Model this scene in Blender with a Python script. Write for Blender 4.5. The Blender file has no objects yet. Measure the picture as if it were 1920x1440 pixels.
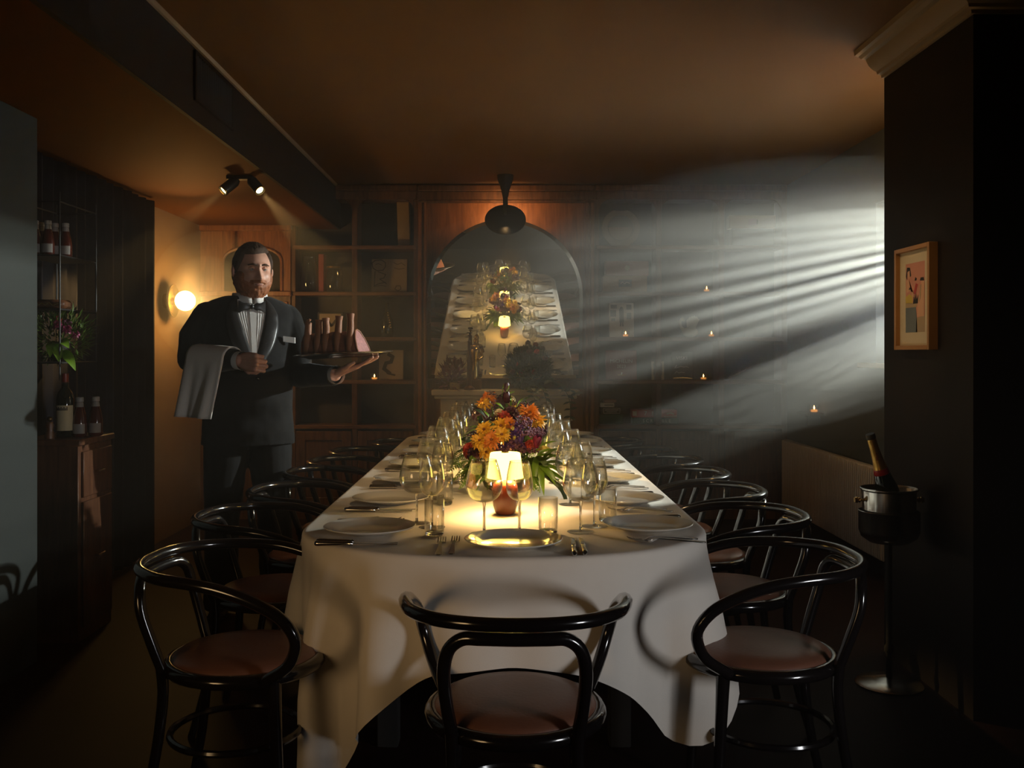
import bpy, bmesh, math, random
from mathutils import Vector, Matrix, noise, Euler

random.seed(11)
PI = math.pi
R = math.radians
SC = bpy.context.scene
COL = SC.collection

# ------------------------------------------------------------------ camera, world, exposure
CAMZ = 1.29
cam_d = bpy.data.cameras.new('camera')
cam_d.sensor_width = 36.0
cam_d.lens = 36.0 * 1800.0 / 1920.0
cam_d.shift_x = 15.0 / 1920.0
cam_d.shift_y = -60.0 / 1920.0
cam_d.clip_start = 0.05
cam_d.clip_end = 100
cam = bpy.data.objects.new('camera', cam_d)
COL.objects.link(cam)
cam.location = (0, 0, CAMZ)
cam.rotation_euler = (PI / 2, 0, 0)
SC.camera = cam

vs = SC.view_settings
vs.view_transform = 'Standard'
vs.look = 'None'
vs.gamma = 1.0
vs.use_curve_mapping = False
vs.exposure = 0.0
SC.display_settings.display_device = 'sRGB'

cy = SC.cycles
cy.use_denoising = True
cy.max_bounces = 6
cy.diffuse_bounces = 3
cy.glossy_bounces = 4
cy.transmission_bounces = 6
cy.volume_bounces = 0
cy.transparent_max_bounces = 24
cy.caustics_reflective = False
cy.caustics_refractive = False
cy.sample_clamp_indirect = 4.0
cy.use_light_tree = True

W = bpy.data.worlds.new('daylight')
SC.world = W
W.use_nodes = True
bgn = W.node_tree.nodes['Background']
bgn.inputs[0].default_value = (0.84, 0.93, 1.0, 1)
bgn.inputs[1].default_value = 18.0


def aim(o, target):
    d = Vector(target) - Vector(o.location)
    o.rotation_euler = d.to_track_quat('-Z', 'Y').to_euler()


def lamp(kind, name, loc, power, col, radius=0.03, target=None, spot=None, blend=0.5, size=None):
    d = bpy.data.lights.new(name, kind)
    d.energy = power
    d.color = col
    if kind == 'AREA':
        d.shape = 'RECTANGLE'
        d.size, d.size_y = size
    else:
        d.shadow_soft_size = radius
    if kind == 'SPOT':
        d.spot_size = R(spot)
        d.spot_blend = blend
    o = bpy.data.objects.new(name, d)
    COL.objects.link(o)
    o.location = loc
    if target is not None:
        aim(o, target)
    return o


# strong daylight-balanced lamp standing in the street outside the right-hand window
lamp('SPOT', 'window_lamp', (4.30, 6.02, 2.30), 4700, (1.0, 1.0, 0.90), 0.050, (0.6, 5.2, 1.15), 84, 1.0)
# a weak cool lamp standing at the right of the camera
lamp('SPOT', 'side_lamp_light', (2.50, 0.45, 1.0), 125, (0.98, 0.98, 1.0), 0.30, (0.1, 3.0, 0.80), 48, 1.0)

# ------------------------------------------------------------------ materials
MATS = {}


def mat(name, col, rough=0.5, metal=0.0, var=0.12, scale=9.0, bump=0.0, bscale=80.0, coat=0.0,
        es=0.0, ecol=None, sheen=0.0, sss=0.0, stretch=(1, 1, 1), spec=None):
    m = bpy.data.materials.new(name)
    m.use_nodes = True
    nt = m.node_tree
    b = nt.nodes['Principled BSDF']
    tc = nt.nodes.new('ShaderNodeTexCoord')
    mp = nt.nodes.new('ShaderNodeMapping')
    mp.inputs['Scale'].default_value = stretch
    nt.links.new(tc.outputs['Object'], mp.inputs[0])
    n = nt.nodes.new('ShaderNodeTexNoise')
    n.inputs['Scale'].default_value = scale
    n.inputs['Detail'].default_value = 5
    nt.links.new(mp.outputs[0], n.inputs['Vector'])
    mx = nt.nodes.new('ShaderNodeMix')
    mx.data_type = 'RGBA'
    mx.inputs[6].default_value = (*[c * (1 - var) for c in col], 1)
    mx.inputs[7].default_value = (*[min(1, c * (1 + var)) for c in col], 1)
    nt.links.new(n.outputs[0], mx.inputs[0])
    nt.links.new(mx.outputs[2], b.inputs['Base Color'])
    b.inputs['Roughness'].default_value = rough
    b.inputs['Metallic'].default_value = metal
    b.inputs['Coat Weight'].default_value = coat
    b.inputs['Coat Roughness'].default_value = 0.08
    b.inputs['Sheen Weight'].default_value = sheen
    if spec is not None:
        b.inputs['Specular IOR Level'].default_value = spec
    if sss:
        b.inputs['Subsurface Weight'].default_value = sss
        b.inputs['Subsurface Radius'].default_value = (0.01, 0.004, 0.002)
    if es:
        b.inputs['Emission Color'].default_value = (*(ecol or col), 1)
        b.inputs['Emission Strength'].default_value = es
    if bump:
        n2 = nt.nodes.new('ShaderNodeTexNoise')
        n2.inputs['Scale'].default_value = bscale
        n2.inputs['Detail'].default_value = 4
        nt.links.new(mp.outputs[0], n2.inputs['Vector'])
        bp = nt.nodes.new('ShaderNodeBump')
        bp.inputs['Strength'].default_value = bump
        bp.inputs['Distance'].default_value = 0.004
        nt.links.new(n2.outputs[0], bp.inputs['Height'])
        nt.links.new(bp.outputs[0], b.inputs['Normal'])
    MATS[name] = m
    return m


def wood(name, c1, c2, rough=0.4, axis='z', scale=7.0, coat=0.1):
    m = bpy.data.materials.new(name)
    m.use_nodes = True
    nt = m.node_tree
    b = nt.nodes['Principled BSDF']
    tc = nt.nodes.new('ShaderNodeTexCoord')
    mp = nt.nodes.new('ShaderNodeMapping')
    sc = {'x': (0.12, 1, 1), 'y': (1, 0.12, 1), 'z': (1, 1, 0.12)}[axis]
    mp.inputs['Scale'].default_value = sc
    nt.links.new(tc.outputs['Object'], mp.inputs[0])
    n = nt.nodes.new('ShaderNodeTexNoise')
    n.inputs['Scale'].default_value = scale * 6
    n.inputs['Detail'].default_value = 7
    n.inputs['Distortion'].default_value = 0.6
    nt.links.new(mp.outputs[0], n.inputs['Vector'])
    cr = nt.nodes.new('ShaderNodeValToRGB')
    cr.color_ramp.elements[0].position = 0.33
    cr.color_ramp.elements[0].color = (*c1, 1)
    cr.color_ramp.elements[1].position = 0.68
    cr.color_ramp.elements[1].color = (*c2, 1)
    nt.links.new(n.outputs[0], cr.inputs[0])
    nt.links.new(cr.outputs[0], b.inputs['Base Color'])
    bp = nt.nodes.new('ShaderNodeBump')
    bp.inputs['Strength'].default_value = 0.12
    bp.inputs['Distance'].default_value = 0.003
    nt.links.new(n.outputs[0], bp.inputs['Height'])
    nt.links.new(bp.outputs[0], b.inputs['Normal'])
    b.inputs['Roughness'].default_value = rough
    b.inputs['Coat Weight'].default_value = coat
    MATS[name] = m
    return m


def thin_glass(name, tint=(0.97, 0.97, 0.95), refr=True, expo=2.1, gain=0.95, base=0.085):
    """thin glass: clear where it is seen square on, reflecting and refracting more and more towards grazing angles"""
    m = bpy.data.materials.new(name)
    m.use_nodes = True
    nt = m.node_tree
    nt.nodes.remove(nt.nodes['Principled BSDF'])
    out = nt.nodes['Material Output']
    tr = nt.nodes.new('ShaderNodeBsdfTransparent')
    tr.inputs[0].default_value = (*tint, 1)
    ns = nt.nodes.new('ShaderNodeTexNoise')
    ns.inputs['Scale'].default_value = 14
    bp = nt.nodes.new('ShaderNodeBump')
    bp.inputs['Strength'].default_value = 0.03
    nt.links.new(ns.outputs[0], bp.inputs['Height'])
    gl = nt.nodes.new('ShaderNodeBsdfGlossy')
    gl.inputs['Roughness'].default_value = 0.04
    gl.inputs['Color'].default_value = (1, 1, 1, 1)
    nt.links.new(bp.outputs[0], gl.inputs['Normal'])
    top = gl
    if refr:
        gs_ = nt.nodes.new('ShaderNodeBsdfGlass')
        gs_.inputs['IOR'].default_value = 1.45
        gs_.inputs['Roughness'].default_value = 0.0
        m2 = nt.nodes.new('ShaderNodeMixShader')
        m2.inputs[0].default_value = 0.55
        nt.links.new(gl.outputs[0], m2.inputs[1])
        nt.links.new(gs_.outputs[0], m2.inputs[2])
        top = m2
    lw = nt.nodes.new('ShaderNodeLayerWeight')
    lw.inputs[0].default_value = 0.5
    pw = nt.nodes.new('ShaderNodeMath')
    pw.operation = 'POWER'
    pw.inputs[1].default_value = expo
    nt.links.new(lw.outputs['Facing'], pw.inputs[0])
    fr = nt.nodes.new('ShaderNodeMath')
    fr.operation = 'MULTIPLY_ADD'
    fr.inputs[1].default_value = gain
    fr.inputs[2].default_value = base
    nt.links.new(pw.outputs[0], fr.inputs[0])
    mx = nt.nodes.new('ShaderNodeMixShader')
    nt.links.new(fr.outputs[0], mx.inputs[0])
    nt.links.new(tr.outputs[0], mx.inputs[1])
    nt.links.new(top.outputs[0], mx.inputs[2])
    nt.links.new(mx.outputs[0], out.inputs['Surface'])
    MATS[name] = m
    return m


def solid_glass(name, col=(1, 1, 1), rough=0.0, ior=1.5):
    m = bpy.data.materials.new(name)
    m.use_nodes = True
    nt = m.node_tree
    b = nt.nodes['Principled BSDF']
    ns = nt.nodes.new('ShaderNodeTexNoise')
    ns.inputs['Scale'].default_value = 6
    mx = nt.nodes.new('ShaderNodeMix')
    mx.data_type = 'RGBA'
    mx.inputs[6].default_value = (*[c * 0.97 for c in col], 1)
    mx.inputs[7].default_value = (*col, 1)
    nt.links.new(ns.outputs[0], mx.inputs[0])
    nt.links.new(mx.outputs[2], b.inputs['Base Color'])
    b.inputs['Transmission Weight'].default_value = 1.0
    b.inputs['Roughness'].default_value = rough
    b.inputs['IOR'].default_value = ior
    MATS[name] = m
    return m


mat('ceiling_paint', (0.155, 0.083, 0.038), 0.75, spec=0.1, var=0.06, scale=2, bump=0.05)
mat('beam_paint', (0.022, 0.016, 0.012), 0.7, spec=0.1, bump=0.05)
mat('low_ceiling_paint', (0.10, 0.036, 0.009), 0.75, spec=0.05, var=0.06, scale=2)
mat('tan_plaster', (0.26, 0.155, 0.075), 0.75, spec=0.15, var=0.12, scale=5, bump=0.06)
mat('dark_wall', (0.016, 0.012, 0.011), 0.6, spec=0.15, var=0.15, scale=4, bump=0.05)
mat('grey_pier_paint', (0.045, 0.049, 0.046), 0.75, spec=0.15, var=0.10, scale=3, bump=0.05)
mat('right_wall_paint', (0.10, 0.11, 0.115), 0.7, var=0.1, scale=3)
mat('floor_boards', (0.015, 0.005, 0.004), 0.6, spec=0.15, var=0.35, scale=6, stretch=(8, 0.6, 1))
mat('cornice_plaster', (0.27, 0.18, 0.10), 0.65, var=0.06)
wood('cabinet_wood', (0.062, 0.025, 0.010), (0.145, 0.060, 0.024), 0.45, 'z')
wood('shelf_wood', (0.10, 0.042, 0.018), (0.21, 0.09, 0.036), 0.45, 'x')
wood('panel_wood', (0.17, 0.060, 0.020), (0.32, 0.12, 0.040), 0.42, 'z')
mat('cabinet_back', (0.045, 0.034, 0.028), 0.7, var=0.2, scale=5)
wood('sideboard_wood', (0.065, 0.022, 0.010), (0.13, 0.05, 0.02), 0.35, 'z')
mat('curtain_cloth', (0.010, 0.008, 0.010), 0.9, spec=0.1, var=0.2, scale=30)
mat('black_lacquer', (0.008, 0.006, 0.006), 0.16, var=0.2, coat=0.6)
mat('seat_leather', (0.19, 0.080, 0.048), 0.36, var=0.2, scale=12, bump=0.15, bscale=120)
mat('white_linen', (0.78, 0.72, 0.64), 0.85, var=0.03, scale=40, bump=0.10, bscale=500, sheen=0.1)
mat('towel_linen', (0.86, 0.78, 0.70), 0.9, var=0.04, scale=60, bump=0.3, bscale=400)
mat('porcelain', (0.74, 0.71, 0.64), 0.12, var=0.03, coat=0.5)
mat('cutlery_steel', (0.55, 0.52, 0.48), 0.18, 1.0, var=0.05)
mat('silver', (0.62, 0.60, 0.56), 0.2, 1.0, var=0.08)
mat('brass', (0.70, 0.47, 0.17), 0.25, 1.0, var=0.1)
mat('dark_brass', (0.22, 0.14, 0.06), 0.35, 1.0, var=0.1)
mat('black_metal', (0.012, 0.010, 0.009), 0.55, 0.0)
mat('gunmetal', (0.030, 0.028, 0.026), 0.8, 0.0, spec=0.1)
mat('lamp_ceramic', (0.16, 0.028, 0.011), 0.22, var=0.2, coat=0.4)
mat('lamp_shade', (0.9, 0.75, 0.45), 0.7, var=0.03, es=6.5, ecol=(1.0, 0.68, 0.125))
mat('bulb_glow', (1.0, 0.8, 0.5), 0.4, es=50.0, ecol=(1.0, 0.60, 0.16))
mat('spot_glow', (1.0, 0.85, 0.5), 0.4, es=14.0, ecol=(1.0, 0.72, 0.28))
mat('flame', (1.0, 0.6, 0.2), 0.4, es=14.0, ecol=(1.0, 0.50, 0.14))
mat('candle_wax_glow', (0.7, 0.45, 0.2), 0.5, es=0.9, ecol=(1.0, 0.35, 0.06))  # small emission put into the wax for flame light shining through it
mat('mirror_silver', (0.92, 0.90, 0.84), 0.0, 1.0, var=0.01, scale=2)
mat('mirror_backing', (0.03, 0.025, 0.02), 0.6)
mat('mantel_paint', (0.66, 0.55, 0.39), 0.55, var=0.06)
mat('soot_and_shade', (0.012, 0.011, 0.010), 0.9)
mat('radiator_paint', (0.55, 0.44, 0.35), 0.5, var=0.05)
thin_glass('crystal')
thin_glass('pane_glass', (0.93, 0.96, 0.96), refr=False, expo=5.0)
solid_glass('stem_glass')
solid_glass('green_glass', (0.02, 0.05, 0.02), 0.0)
mat('skin', (0.56, 0.29, 0.20), 0.5, var=0.10, scale=14, sss=0.12, bump=0.06, bscale=160)
mat('hair', (0.060, 0.030, 0.015), 0.7, spec=0.25, var=0.35, scale=60, stretch=(1, 0.2, 1), bump=0.5, bscale=200)
mat('beard_hair', (0.30, 0.095, 0.030), 0.6, var=0.4, scale=90, stretch=(1, 1, 0.25), bump=0.6, bscale=220)
mat('eye_white', (0.30, 0.26, 0.23), 0.2, var=0.02)
mat('iris', (0.03, 0.035, 0.04), 0.15)
mat('lips', (0.40, 0.16, 0.12), 0.4)
mat('suit_wool', (0.0055, 0.0045, 0.0045), 0.85, spec=0.25, var=0.2, scale=40, sheen=0.08)
mat('satin_lapel', (0.026, 0.024, 0.024), 0.36, var=0.1, scale=10)
mat('shirt_cotton', (0.78, 0.74, 0.70), 0.8, var=0.03)
mat('shoe_leather', (0.01, 0.008, 0.008), 0.2)
mat('roast_crust', (0.22, 0.07, 0.03), 0.42, var=0.45, scale=28, bump=0.5, bscale=60)
mat('roast_meat', (0.36, 0.125, 0.105), 0.55, var=0.75, scale=110, bump=0.2)
mat('roast_bone', (0.30, 0.115, 0.045), 0.62, var=0.3, scale=20, bump=0.2)
mat('gold_foil', (0.72, 0.42, 0.10), 0.3, 0.9, var=0.12, scale=30, bump=0.2)
mat('red_band', (0.32, 0.01, 0.008), 0.35)
mat('bottle_dark', (0.008, 0.012, 0.006), 0.06, coat=0.6)
mat('paper_cream', (0.62, 0.52, 0.36), 0.7, var=0.05)
mat('frame_oak', (0.40, 0.19, 0.06), 0.45, var=0.15, scale=20)
mat('print_pink', (0.60, 0.26, 0.19), 0.7)
mat('print_peach', (0.66, 0.36, 0.22), 0.7)
mat('print_blue', (0.14, 0.16, 0.17), 0.7)
mat('print_yellow', (0.62, 0.44, 0.08), 0.7)
mat('print_black', (0.02, 0.018, 0.018), 0.7)
mat('print_tan', (0.42, 0.30, 0.18), 0.7)
mat('ketchup_red', (0.07, 0.010, 0.006), 0.15, coat=0.5)
mat('capsule_red', (0.20, 0.018, 0.012), 0.35)
mat('label_white', (0.30, 0.27, 0.24), 0.6)
mat('label_cream', (0.60, 0.50, 0.30), 0.7)
mat('cap_white', (0.38, 0.35, 0.31), 0.4)
mat('card_red', (0.24, 0.03, 0.026), 0.5)
mat('card_pink', (0.33, 0.15, 0.12), 0.6)
mat('card_tan', (0.34, 0.22, 0.10), 0.6)
mat('card_dark', (0.04, 0.035, 0.03), 0.6)
mat('card_green', (0.02, 0.07, 0.05), 0.5)
mat('card_white', (0.55, 0.50, 0.42), 0.6)
mat('bright_red', (0.45, 0.035, 0.025), 0.45)
mat('chalk', (0.62, 0.60, 0.55), 0.8)
mat('poster_paper', (0.40, 0.30, 0.20), 0.7, var=0.1, scale=6)
mat('ink', (0.05, 0.04, 0.035), 0.7)
mat('ceramic_white', (0.5, 0.46, 0.36), 0.35)
mat('petal_orange', (0.80, 0.22, 0.012), 0.55, var=0.35, scale=50)
mat('petal_amber', (0.95, 0.42, 0.015), 0.55, var=0.3, scale=50)
mat('petal_red', (0.42, 0.035, 0.012), 0.5, var=0.3, scale=50)
mat('petal_dark', (0.060, 0.010, 0.018), 0.5, var=0.3, scale=50)
mat('petal_magenta', (0.26, 0.025, 0.085), 0.45, var=0.3, scale=50)
mat('petal_violet', (0.095, 0.030, 0.16), 0.5, var=0.3, scale=50)
mat('petal_mauve', (0.22, 0.085, 0.13), 0.6, var=0.5, scale=60)
mat('petal_cream', (0.70, 0.58, 0.36), 0.5, var=0.2, scale=50)
mat('petal_yellow', (0.70, 0.55, 0.10), 0.5, var=0.2, scale=50)
mat('leaf_green', (0.17, 0.30, 0.022), 0.36, var=0.35, scale=25)
mat('leaf_yellow', (0.26, 0.34, 0.03), 0.36, var=0.3, scale=25)
mat('leaf_dark', (0.022, 0.042, 0.010), 0.4, var=0.35, scale=25)
mat('fern_green', (0.075, 0.13, 0.016), 0.5, var=0.4, scale=40)
mat('flower_heart', (0.22, 0.07, 0.012), 0.8, bump=0.6, bscale=300)


# ------------------------------------------------------------------ geometry helpers
def catmull(pts, sub=6, closed=False):
    P = [Vector(p) for p in pts]
    n = len(P)
    out = []
    rng = n if closed else n - 1
    for i in range(rng):
        p0 = P[(i - 1) % n] if closed or i > 0 else P[0] * 2 - P[1]
        p1 = P[i]
        p2 = P[(i + 1) % n]
        p3 = P[(i + 2) % n] if closed or i + 2 < n else P[-1] * 2 - P[-2]
        for k in range(sub):
            t = k / sub
            out.append(0.5 * ((2 * p1) + (p2 - p0) * t + (2 * p0 - 5 * p1 + 4 * p2 - p3) * t * t
                              + (3 * p1 - p0 - 3 * p2 + p3) * t * t * t))
    if not closed:
        out.append(P[-1].copy())
    return out


def interp(vals, n):
    m = len(vals) - 1
    res = []
    for i in range(n):
        t = i / (n - 1) * m
        k = min(int(t), m - 1)
        res.append(vals[k] * (1 - (t - k)) + vals[k + 1] * (t - k))
    return res


_boxcache = {}


class MB:
    def __init__(s):
        s.v = []
        s.f = []

    def add(s, verts, faces, M=None):
        o = len(s.v)
        if M is None:
            s.v += [tuple(v) for v in verts]
        else:
            s.v += [tuple(M @ Vector(v)) for v in verts]
        s.f += [tuple(i + o for i in f) for f in faces]
        return s

    def box(s, c, d, bev=0.0, M=None):
        d = tuple(abs(x) for x in d)
        bm = bmesh.new()
        bmesh.ops.create_cube(bm, size=1.0)
        bmesh.ops.scale(bm, vec=d, verts=bm.verts)
        if bev > 0:
            bmesh.ops.bevel(bm, geom=list(bm.edges), offset=min(bev, min(d) * 0.45), segments=1, profile=0.5, affect='EDGES')
        bmesh.ops.translate(bm, vec=c, verts=bm.verts)
        bm.verts.index_update()
        s.add([v.co.copy() for v in bm.verts], [[v.index for v in f.verts] for f in bm.faces], M)
        bm.free()
        return s

    def boxr(s, x0, x1, y0, y1, z0, z1, bev=0.0, M=None):
        return s.box(((x0 + x1) / 2, (y0 + y1) / 2, (z0 + z1) / 2), (x1 - x0, y1 - y0, z1 - z0), bev, M)

    def tube(s, path, r, n=10, closed=False, caps=True, M=None, flat=1.0):
        P = [Vector(p) for p in path]
        m = len(P)
        rr = r if isinstance(r, (list, tuple)) else [r] * m
        if len(rr) != m:
            rr = interp(list(rr), m)
        T = []
        for i in range(m):
            if closed:
                t = P[(i + 1) % m] - P[i - 1]
            else:
                t = P[min(i + 1, m - 1)] - P[max(i - 1, 0)]
            T.append(t.normalized())
        up = Vector((0, 0, 1)) if abs(T[0].z) < 0.9 else Vector((1, 0, 0))
        N = (up - T[0] * up.dot(T[0])).normalized()
        vs_, fs = [], []
        for i in range(m):
            if i:
                N = (N - T[i] * N.dot(T[i]))
                N = N.normalized() if N.length > 1e-6 else T[i].orthogonal().normalized()
            B = T[i].cross(N)
            for k in range(n):
                a = 2 * PI * k / n
                vs_.append(P[i] + N * (math.cos(a) * rr[i] * flat) + B * (math.sin(a) * rr[i]))
        rng = m if closed else m - 1
        for i in range(rng):
            j = (i + 1) % m
            for k in range(n):
                k2 = (k + 1) % n
                fs.append((i * n + k, i * n + k2, j * n + k2, j * n + k))
        if not closed and caps:
            fs.append(tuple(reversed(range(n))))
            fs.append(tuple((m - 1) * n + k for k in range(n)))
        return s.add(vs_, fs, M)

    def capsule(s, path, r, n=12, M=None):
        """tube with rounded ends (closed volume)"""
        P = [Vector(p) for p in path]
        rr = list(r) if isinstance(r, (list, tuple)) else [r] * len(P)
        d0 = (P[0] - P[1]).normalized()
        d1 = (P[-1] - P[-2]).normalized()
        pre = [(P[0] + d0 * rr[0] * c, max(rr[0] * q, 1e-4)) for c, q in ((0.98, 0.2), (0.8, 0.6), (0.45, 0.89))]
        post = [(P[-1] + d1 * rr[-1] * c, max(rr[-1] * q, 1e-4)) for c, q in ((0.45, 0.89), (0.8, 0.6), (0.98, 0.2))]
        path2 = [p for p, _ in pre] + P + [p for p, _ in post]
        r2 = [q for _, q in pre] + rr + [q for _, q in post]
        return s.tube(path2, r2, n, M=M)

    def lathe(s, prof, n=32, M=None, cap=True):
        vs_, fs = [], []
        m = len(prof)
        for (r, z) in prof:
            for k in range(n):
                a = 2 * PI * k / n
                vs_.append((r * math.cos(a), r * math.sin(a), z))
        for i in range(m - 1):
            for k in range(n):
                k2 = (k + 1) % n
                fs.append((i * n + k, i * n + k2, (i + 1) * n + k2, (i + 1) * n + k))
        if cap:
            if prof[0][0] > 1e-5:
                fs.append(tuple(reversed(range(n))))
            if prof[-1][0] > 1e-5:
                fs.append(tuple((m - 1) * n + k for k in range(n)))
        return s.add(vs_, fs, M)

    def ball(s, c, r, n=12, m=8, M=None):
        r = r if isinstance(r, (list, tuple)) else (r, r, r)
        vs_, fs = [], []
        for i in range(m + 1):
            th = PI * i / m
            for k in range(n):
                a = 2 * PI * k / n
                vs_.append((c[0] + r[0] * math.sin(th) * math.cos(a), c[1] + r[1] * math.sin(th) * math.sin(a),
                            c[2] - r[2] * math.cos(th)))
        for i in range(m):
            for k in range(n):
                k2 = (k + 1) % n
                fs.append((i * n + k, i * n + k2, (i + 1) * n + k2, (i + 1) * n + k))
        return s.add(vs_, fs, M)

    def grid(s, fn, nu, nv, closeu=False, M=None):
        vs_ = [fn(u, v) for v in range(nv) for u in range(nu)]
        fs = []
        for v in range(nv - 1):
            for u in range(nu if closeu else nu - 1):
                u2 = (u + 1) % nu
                fs.append((v * nu + u, v * nu + u2, (v + 1) * nu + u2, (v + 1) * nu + u))
        return s.add(vs_, fs, M)

    def prism(s, poly, d, M=None):
        """extrude a 2-D polygon (x,z) from y=0 to y=d"""
        n = len(poly)
        vs_ = [(x, 0, z) for x, z in poly] + [(x, d, z) for x, z in poly]
        fs = [tuple(range(n)), tuple(reversed(range(n, 2 * n)))]
        fs += [(i, i + n, (i + 1) % n + n, (i + 1) % n) for i in range(n)]
        return s.add(vs_, fs, M)

    def build(s, name, mname, parent=None, smooth=True, angle=38, loc=None):
        me = bpy.data.meshes.new(name)
        me.from_pydata(s.v, [], s.f)
        bm = bmesh.new()
        bm.from_mesh(me)
        bmesh.ops.remove_doubles(bm, verts=bm.verts, dist=1e-6)
        bmesh.ops.recalc_face_normals(bm, faces=bm.faces)
        bm.to_mesh(me)
        bm.free()
        if smooth:
            me.polygons.foreach_set('use_smooth', [True] * len(me.polygons))
            me.set_sharp_from_angle(angle=R(angle))
        me.materials.append(MATS[mname])
        return link(name, me, parent, loc)


def link(name, data, parent=None, loc=None):
    o = bpy.data.objects.new(name, data)
    COL.objects.link(o)
    if loc is not None:
        o.location = loc
    if parent is not None:
        o.parent = parent
    return o


def tag(o, label, cat, group=None, kind=None):
    o['label'] = label
    o['category'] = cat
    if group:
        o['group'] = group
    if kind:
        o['kind'] = kind
    return o


def thing(name, label, cat, loc=(0, 0, 0), rz=0.0, group=None):
    o = bpy.data.objects.new(name, None)
    o.empty_display_size = 0.05
    COL.objects.link(o)
    o.location = loc
    o.rotation_euler = (0, 0, rz)
    return tag(o, label, cat, group)


def struct(o):
    o['kind'] = 'structure'
    return o


def dup(root, loc, rz=None, label=None, group=None, scale=None):
    kids = {}
    for ob in COL.objects:
        if ob.parent is not None:
            kids.setdefault(ob.parent.name, []).append(ob)

    def cp(o, parent):
        c = o.copy()
        COL.objects.link(c)
        if parent is not None:
            c.parent = parent
        for ch in kids.get(o.name, []):
            cp(ch, c)
        return c
    r = cp(root, None)
    r.location = loc
    if rz is not None:
        r.rotation_euler = (0, 0, rz)
    if label:
        r['label'] = label
    if group:
        r['group'] = group
    if scale:
        r.scale = scale
    return r


def letters(text, mname, parent, loc, size, rot=(PI / 2, 0, 0), name='lettering', depth=0.0006, align='CENTER'):
    cu = bpy.data.curves.new('text', 'FONT')
    cu.body = text
    cu.size = size
    cu.align_x = align
    cu.align_y = 'CENTER'
    cu.extrude = depth
    cu.resolution_u = 2
    tmp = bpy.data.objects.new('text_tmp', cu)
    COL.objects.link(tmp)
    dg = bpy.context.evaluated_depsgraph_get()
    me = bpy.data.meshes.new_from_object(tmp.evaluated_get(dg))
    bpy.data.objects.remove(tmp)
    bpy.data.curves.remove(cu)
    me.materials.clear()
    me.materials.append(MATS[mname])
    o = link(name, me, parent, loc)
    o.rotation_euler = rot
    return o


def at(px, py, Y):
    """world point at depth Y that the photograph shows at (px, py)"""
    return Vector(((px - 945) * Y / 1800.0, Y, CAMZ - (py - 660) * Y / 1800.0))


# ------------------------------------------------------------------ room shell
XL, XR, YB, YF, CEIL, LOW = -2.34, 2.20, 7.65, -2.2, 2.585, 2.264
BX = -1.295
struct(MB().boxr(-4.2, 4.2, YF - 0.1, YB + 0.1, -0.08, 0.0).build('floor', 'floor_boards'))
ceil = struct(MB().boxr(BX, 4.2, YF, YB, CEIL, CEIL + 0.1).build('ceiling', 'ceiling_paint'))
struct(MB().boxr(-4.2, BX - 0.02, YF, YB, LOW, LOW + 0.1).build('ceiling_alcove', 'low_ceiling_paint'))
struct(MB().boxr(BX - 0.02, BX, YF, YB, LOW - 0.001, CEIL + 0.1).build('trim_1', 'beam_paint'))
struct(MB().boxr(BX, BX + 0.012, YF, 7.40, CEIL - 0.022, CEIL).build('trim_2', 'cornice_plaster'))
struct(MB().boxr(-4.2, 4.2, YB, YB + 0.1, 0, CEIL + 0.1).build('wall_back', 'dark_wall'))
struct(MB().boxr(-4.2, 4.2, YF - 0.1, YF, 0, CEIL + 0.1).build('wall_front', 'dark_wall'))
struct(MB().boxr(XL - 0.1, XL, 4.0, YB, 0, LOW).build('wall_left', 'tan_plaster'))
struct(MB().boxr(-4.2, -4.1, YF, 4.0, 0, LOW).build('wall_far_left', 'dark_wall'))
# pier at the left edge of the picture, its right-hand face catching the daylight
pier = struct(MB().boxr(-4.2, -1.95, 2.6, 4.01, 0, LOW).build('wall_pier_left', 'grey_pier_paint'))
# pillar on the right with its cornice
PX0, PY0, PY1 = 1.64, 3.355, 4.14
struct(MB().boxr(PX0, 4.2, PY0, PY1, 0, CEIL).build('wall_pillar_right', 'dark_wall'))
prof = [(0, 2.47), (0.012, 2.47), (0.014, 2.482), (0.03, 2.486), (0.034, 2.497), (0.05, 2.505), (0.066, 2.520),
        (0.076, 2.538), (0.080, 2.549), (0.100, 2.551), (0.112, 2.562), (0.128, 2.566), (0.132, 2.585), (0, 2.585)]
mb = MB()
vs_, fs_ = [], []
K = len(prof)
for (corner) in ('far', 'mid', 'end'):
    for (d, z) in prof:
        if corner == 'far':
            vs_.append((PX0 - d, PY1, z))
        elif corner == 'mid':
            vs_.append((PX0 - d, PY0 - d, z))
        else:
            vs_.append((4.2, PY0 - d, z))
for a in range(2):
    for k in range(K):
        k2 = (k + 1) % K
        fs_.append((a * K + k, a * K + k2, (a + 1) * K + k2, (a + 1) * K + k))
fs_.append(tuple(range(K)))
fs_.append(tuple(reversed(range(2 * K, 3 * K))))
struct(mb.add(vs_, fs_).build('trim_3', 'cornice_plaster', angle=20))

# right wall with the window opening
WY0, WY1, WZ0, WZ1 = 4.55, 5.68, 1.225, 2.17
mb = MB()
mb.boxr(XR, XR + 0.2, PY1, WY0, 0, CEIL)
mb.boxr(XR, XR + 0.2, WY1, YB, 0, CEIL)
mb.boxr(XR, XR + 0.2, WY0, WY1, 0, WZ0)
mb.boxr(XR, XR + 0.2, WY0, WY1, WZ1, CEIL)
struct(mb.build('wall_right', 'right_wall_paint', smooth=False))
# wall at the right of the camera (out of frame)
struct(MB().boxr(2.6, 2.8, YF, PY0, 0, CEIL).build('wall_right_near', 'dark_wall', smooth=False))

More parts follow.
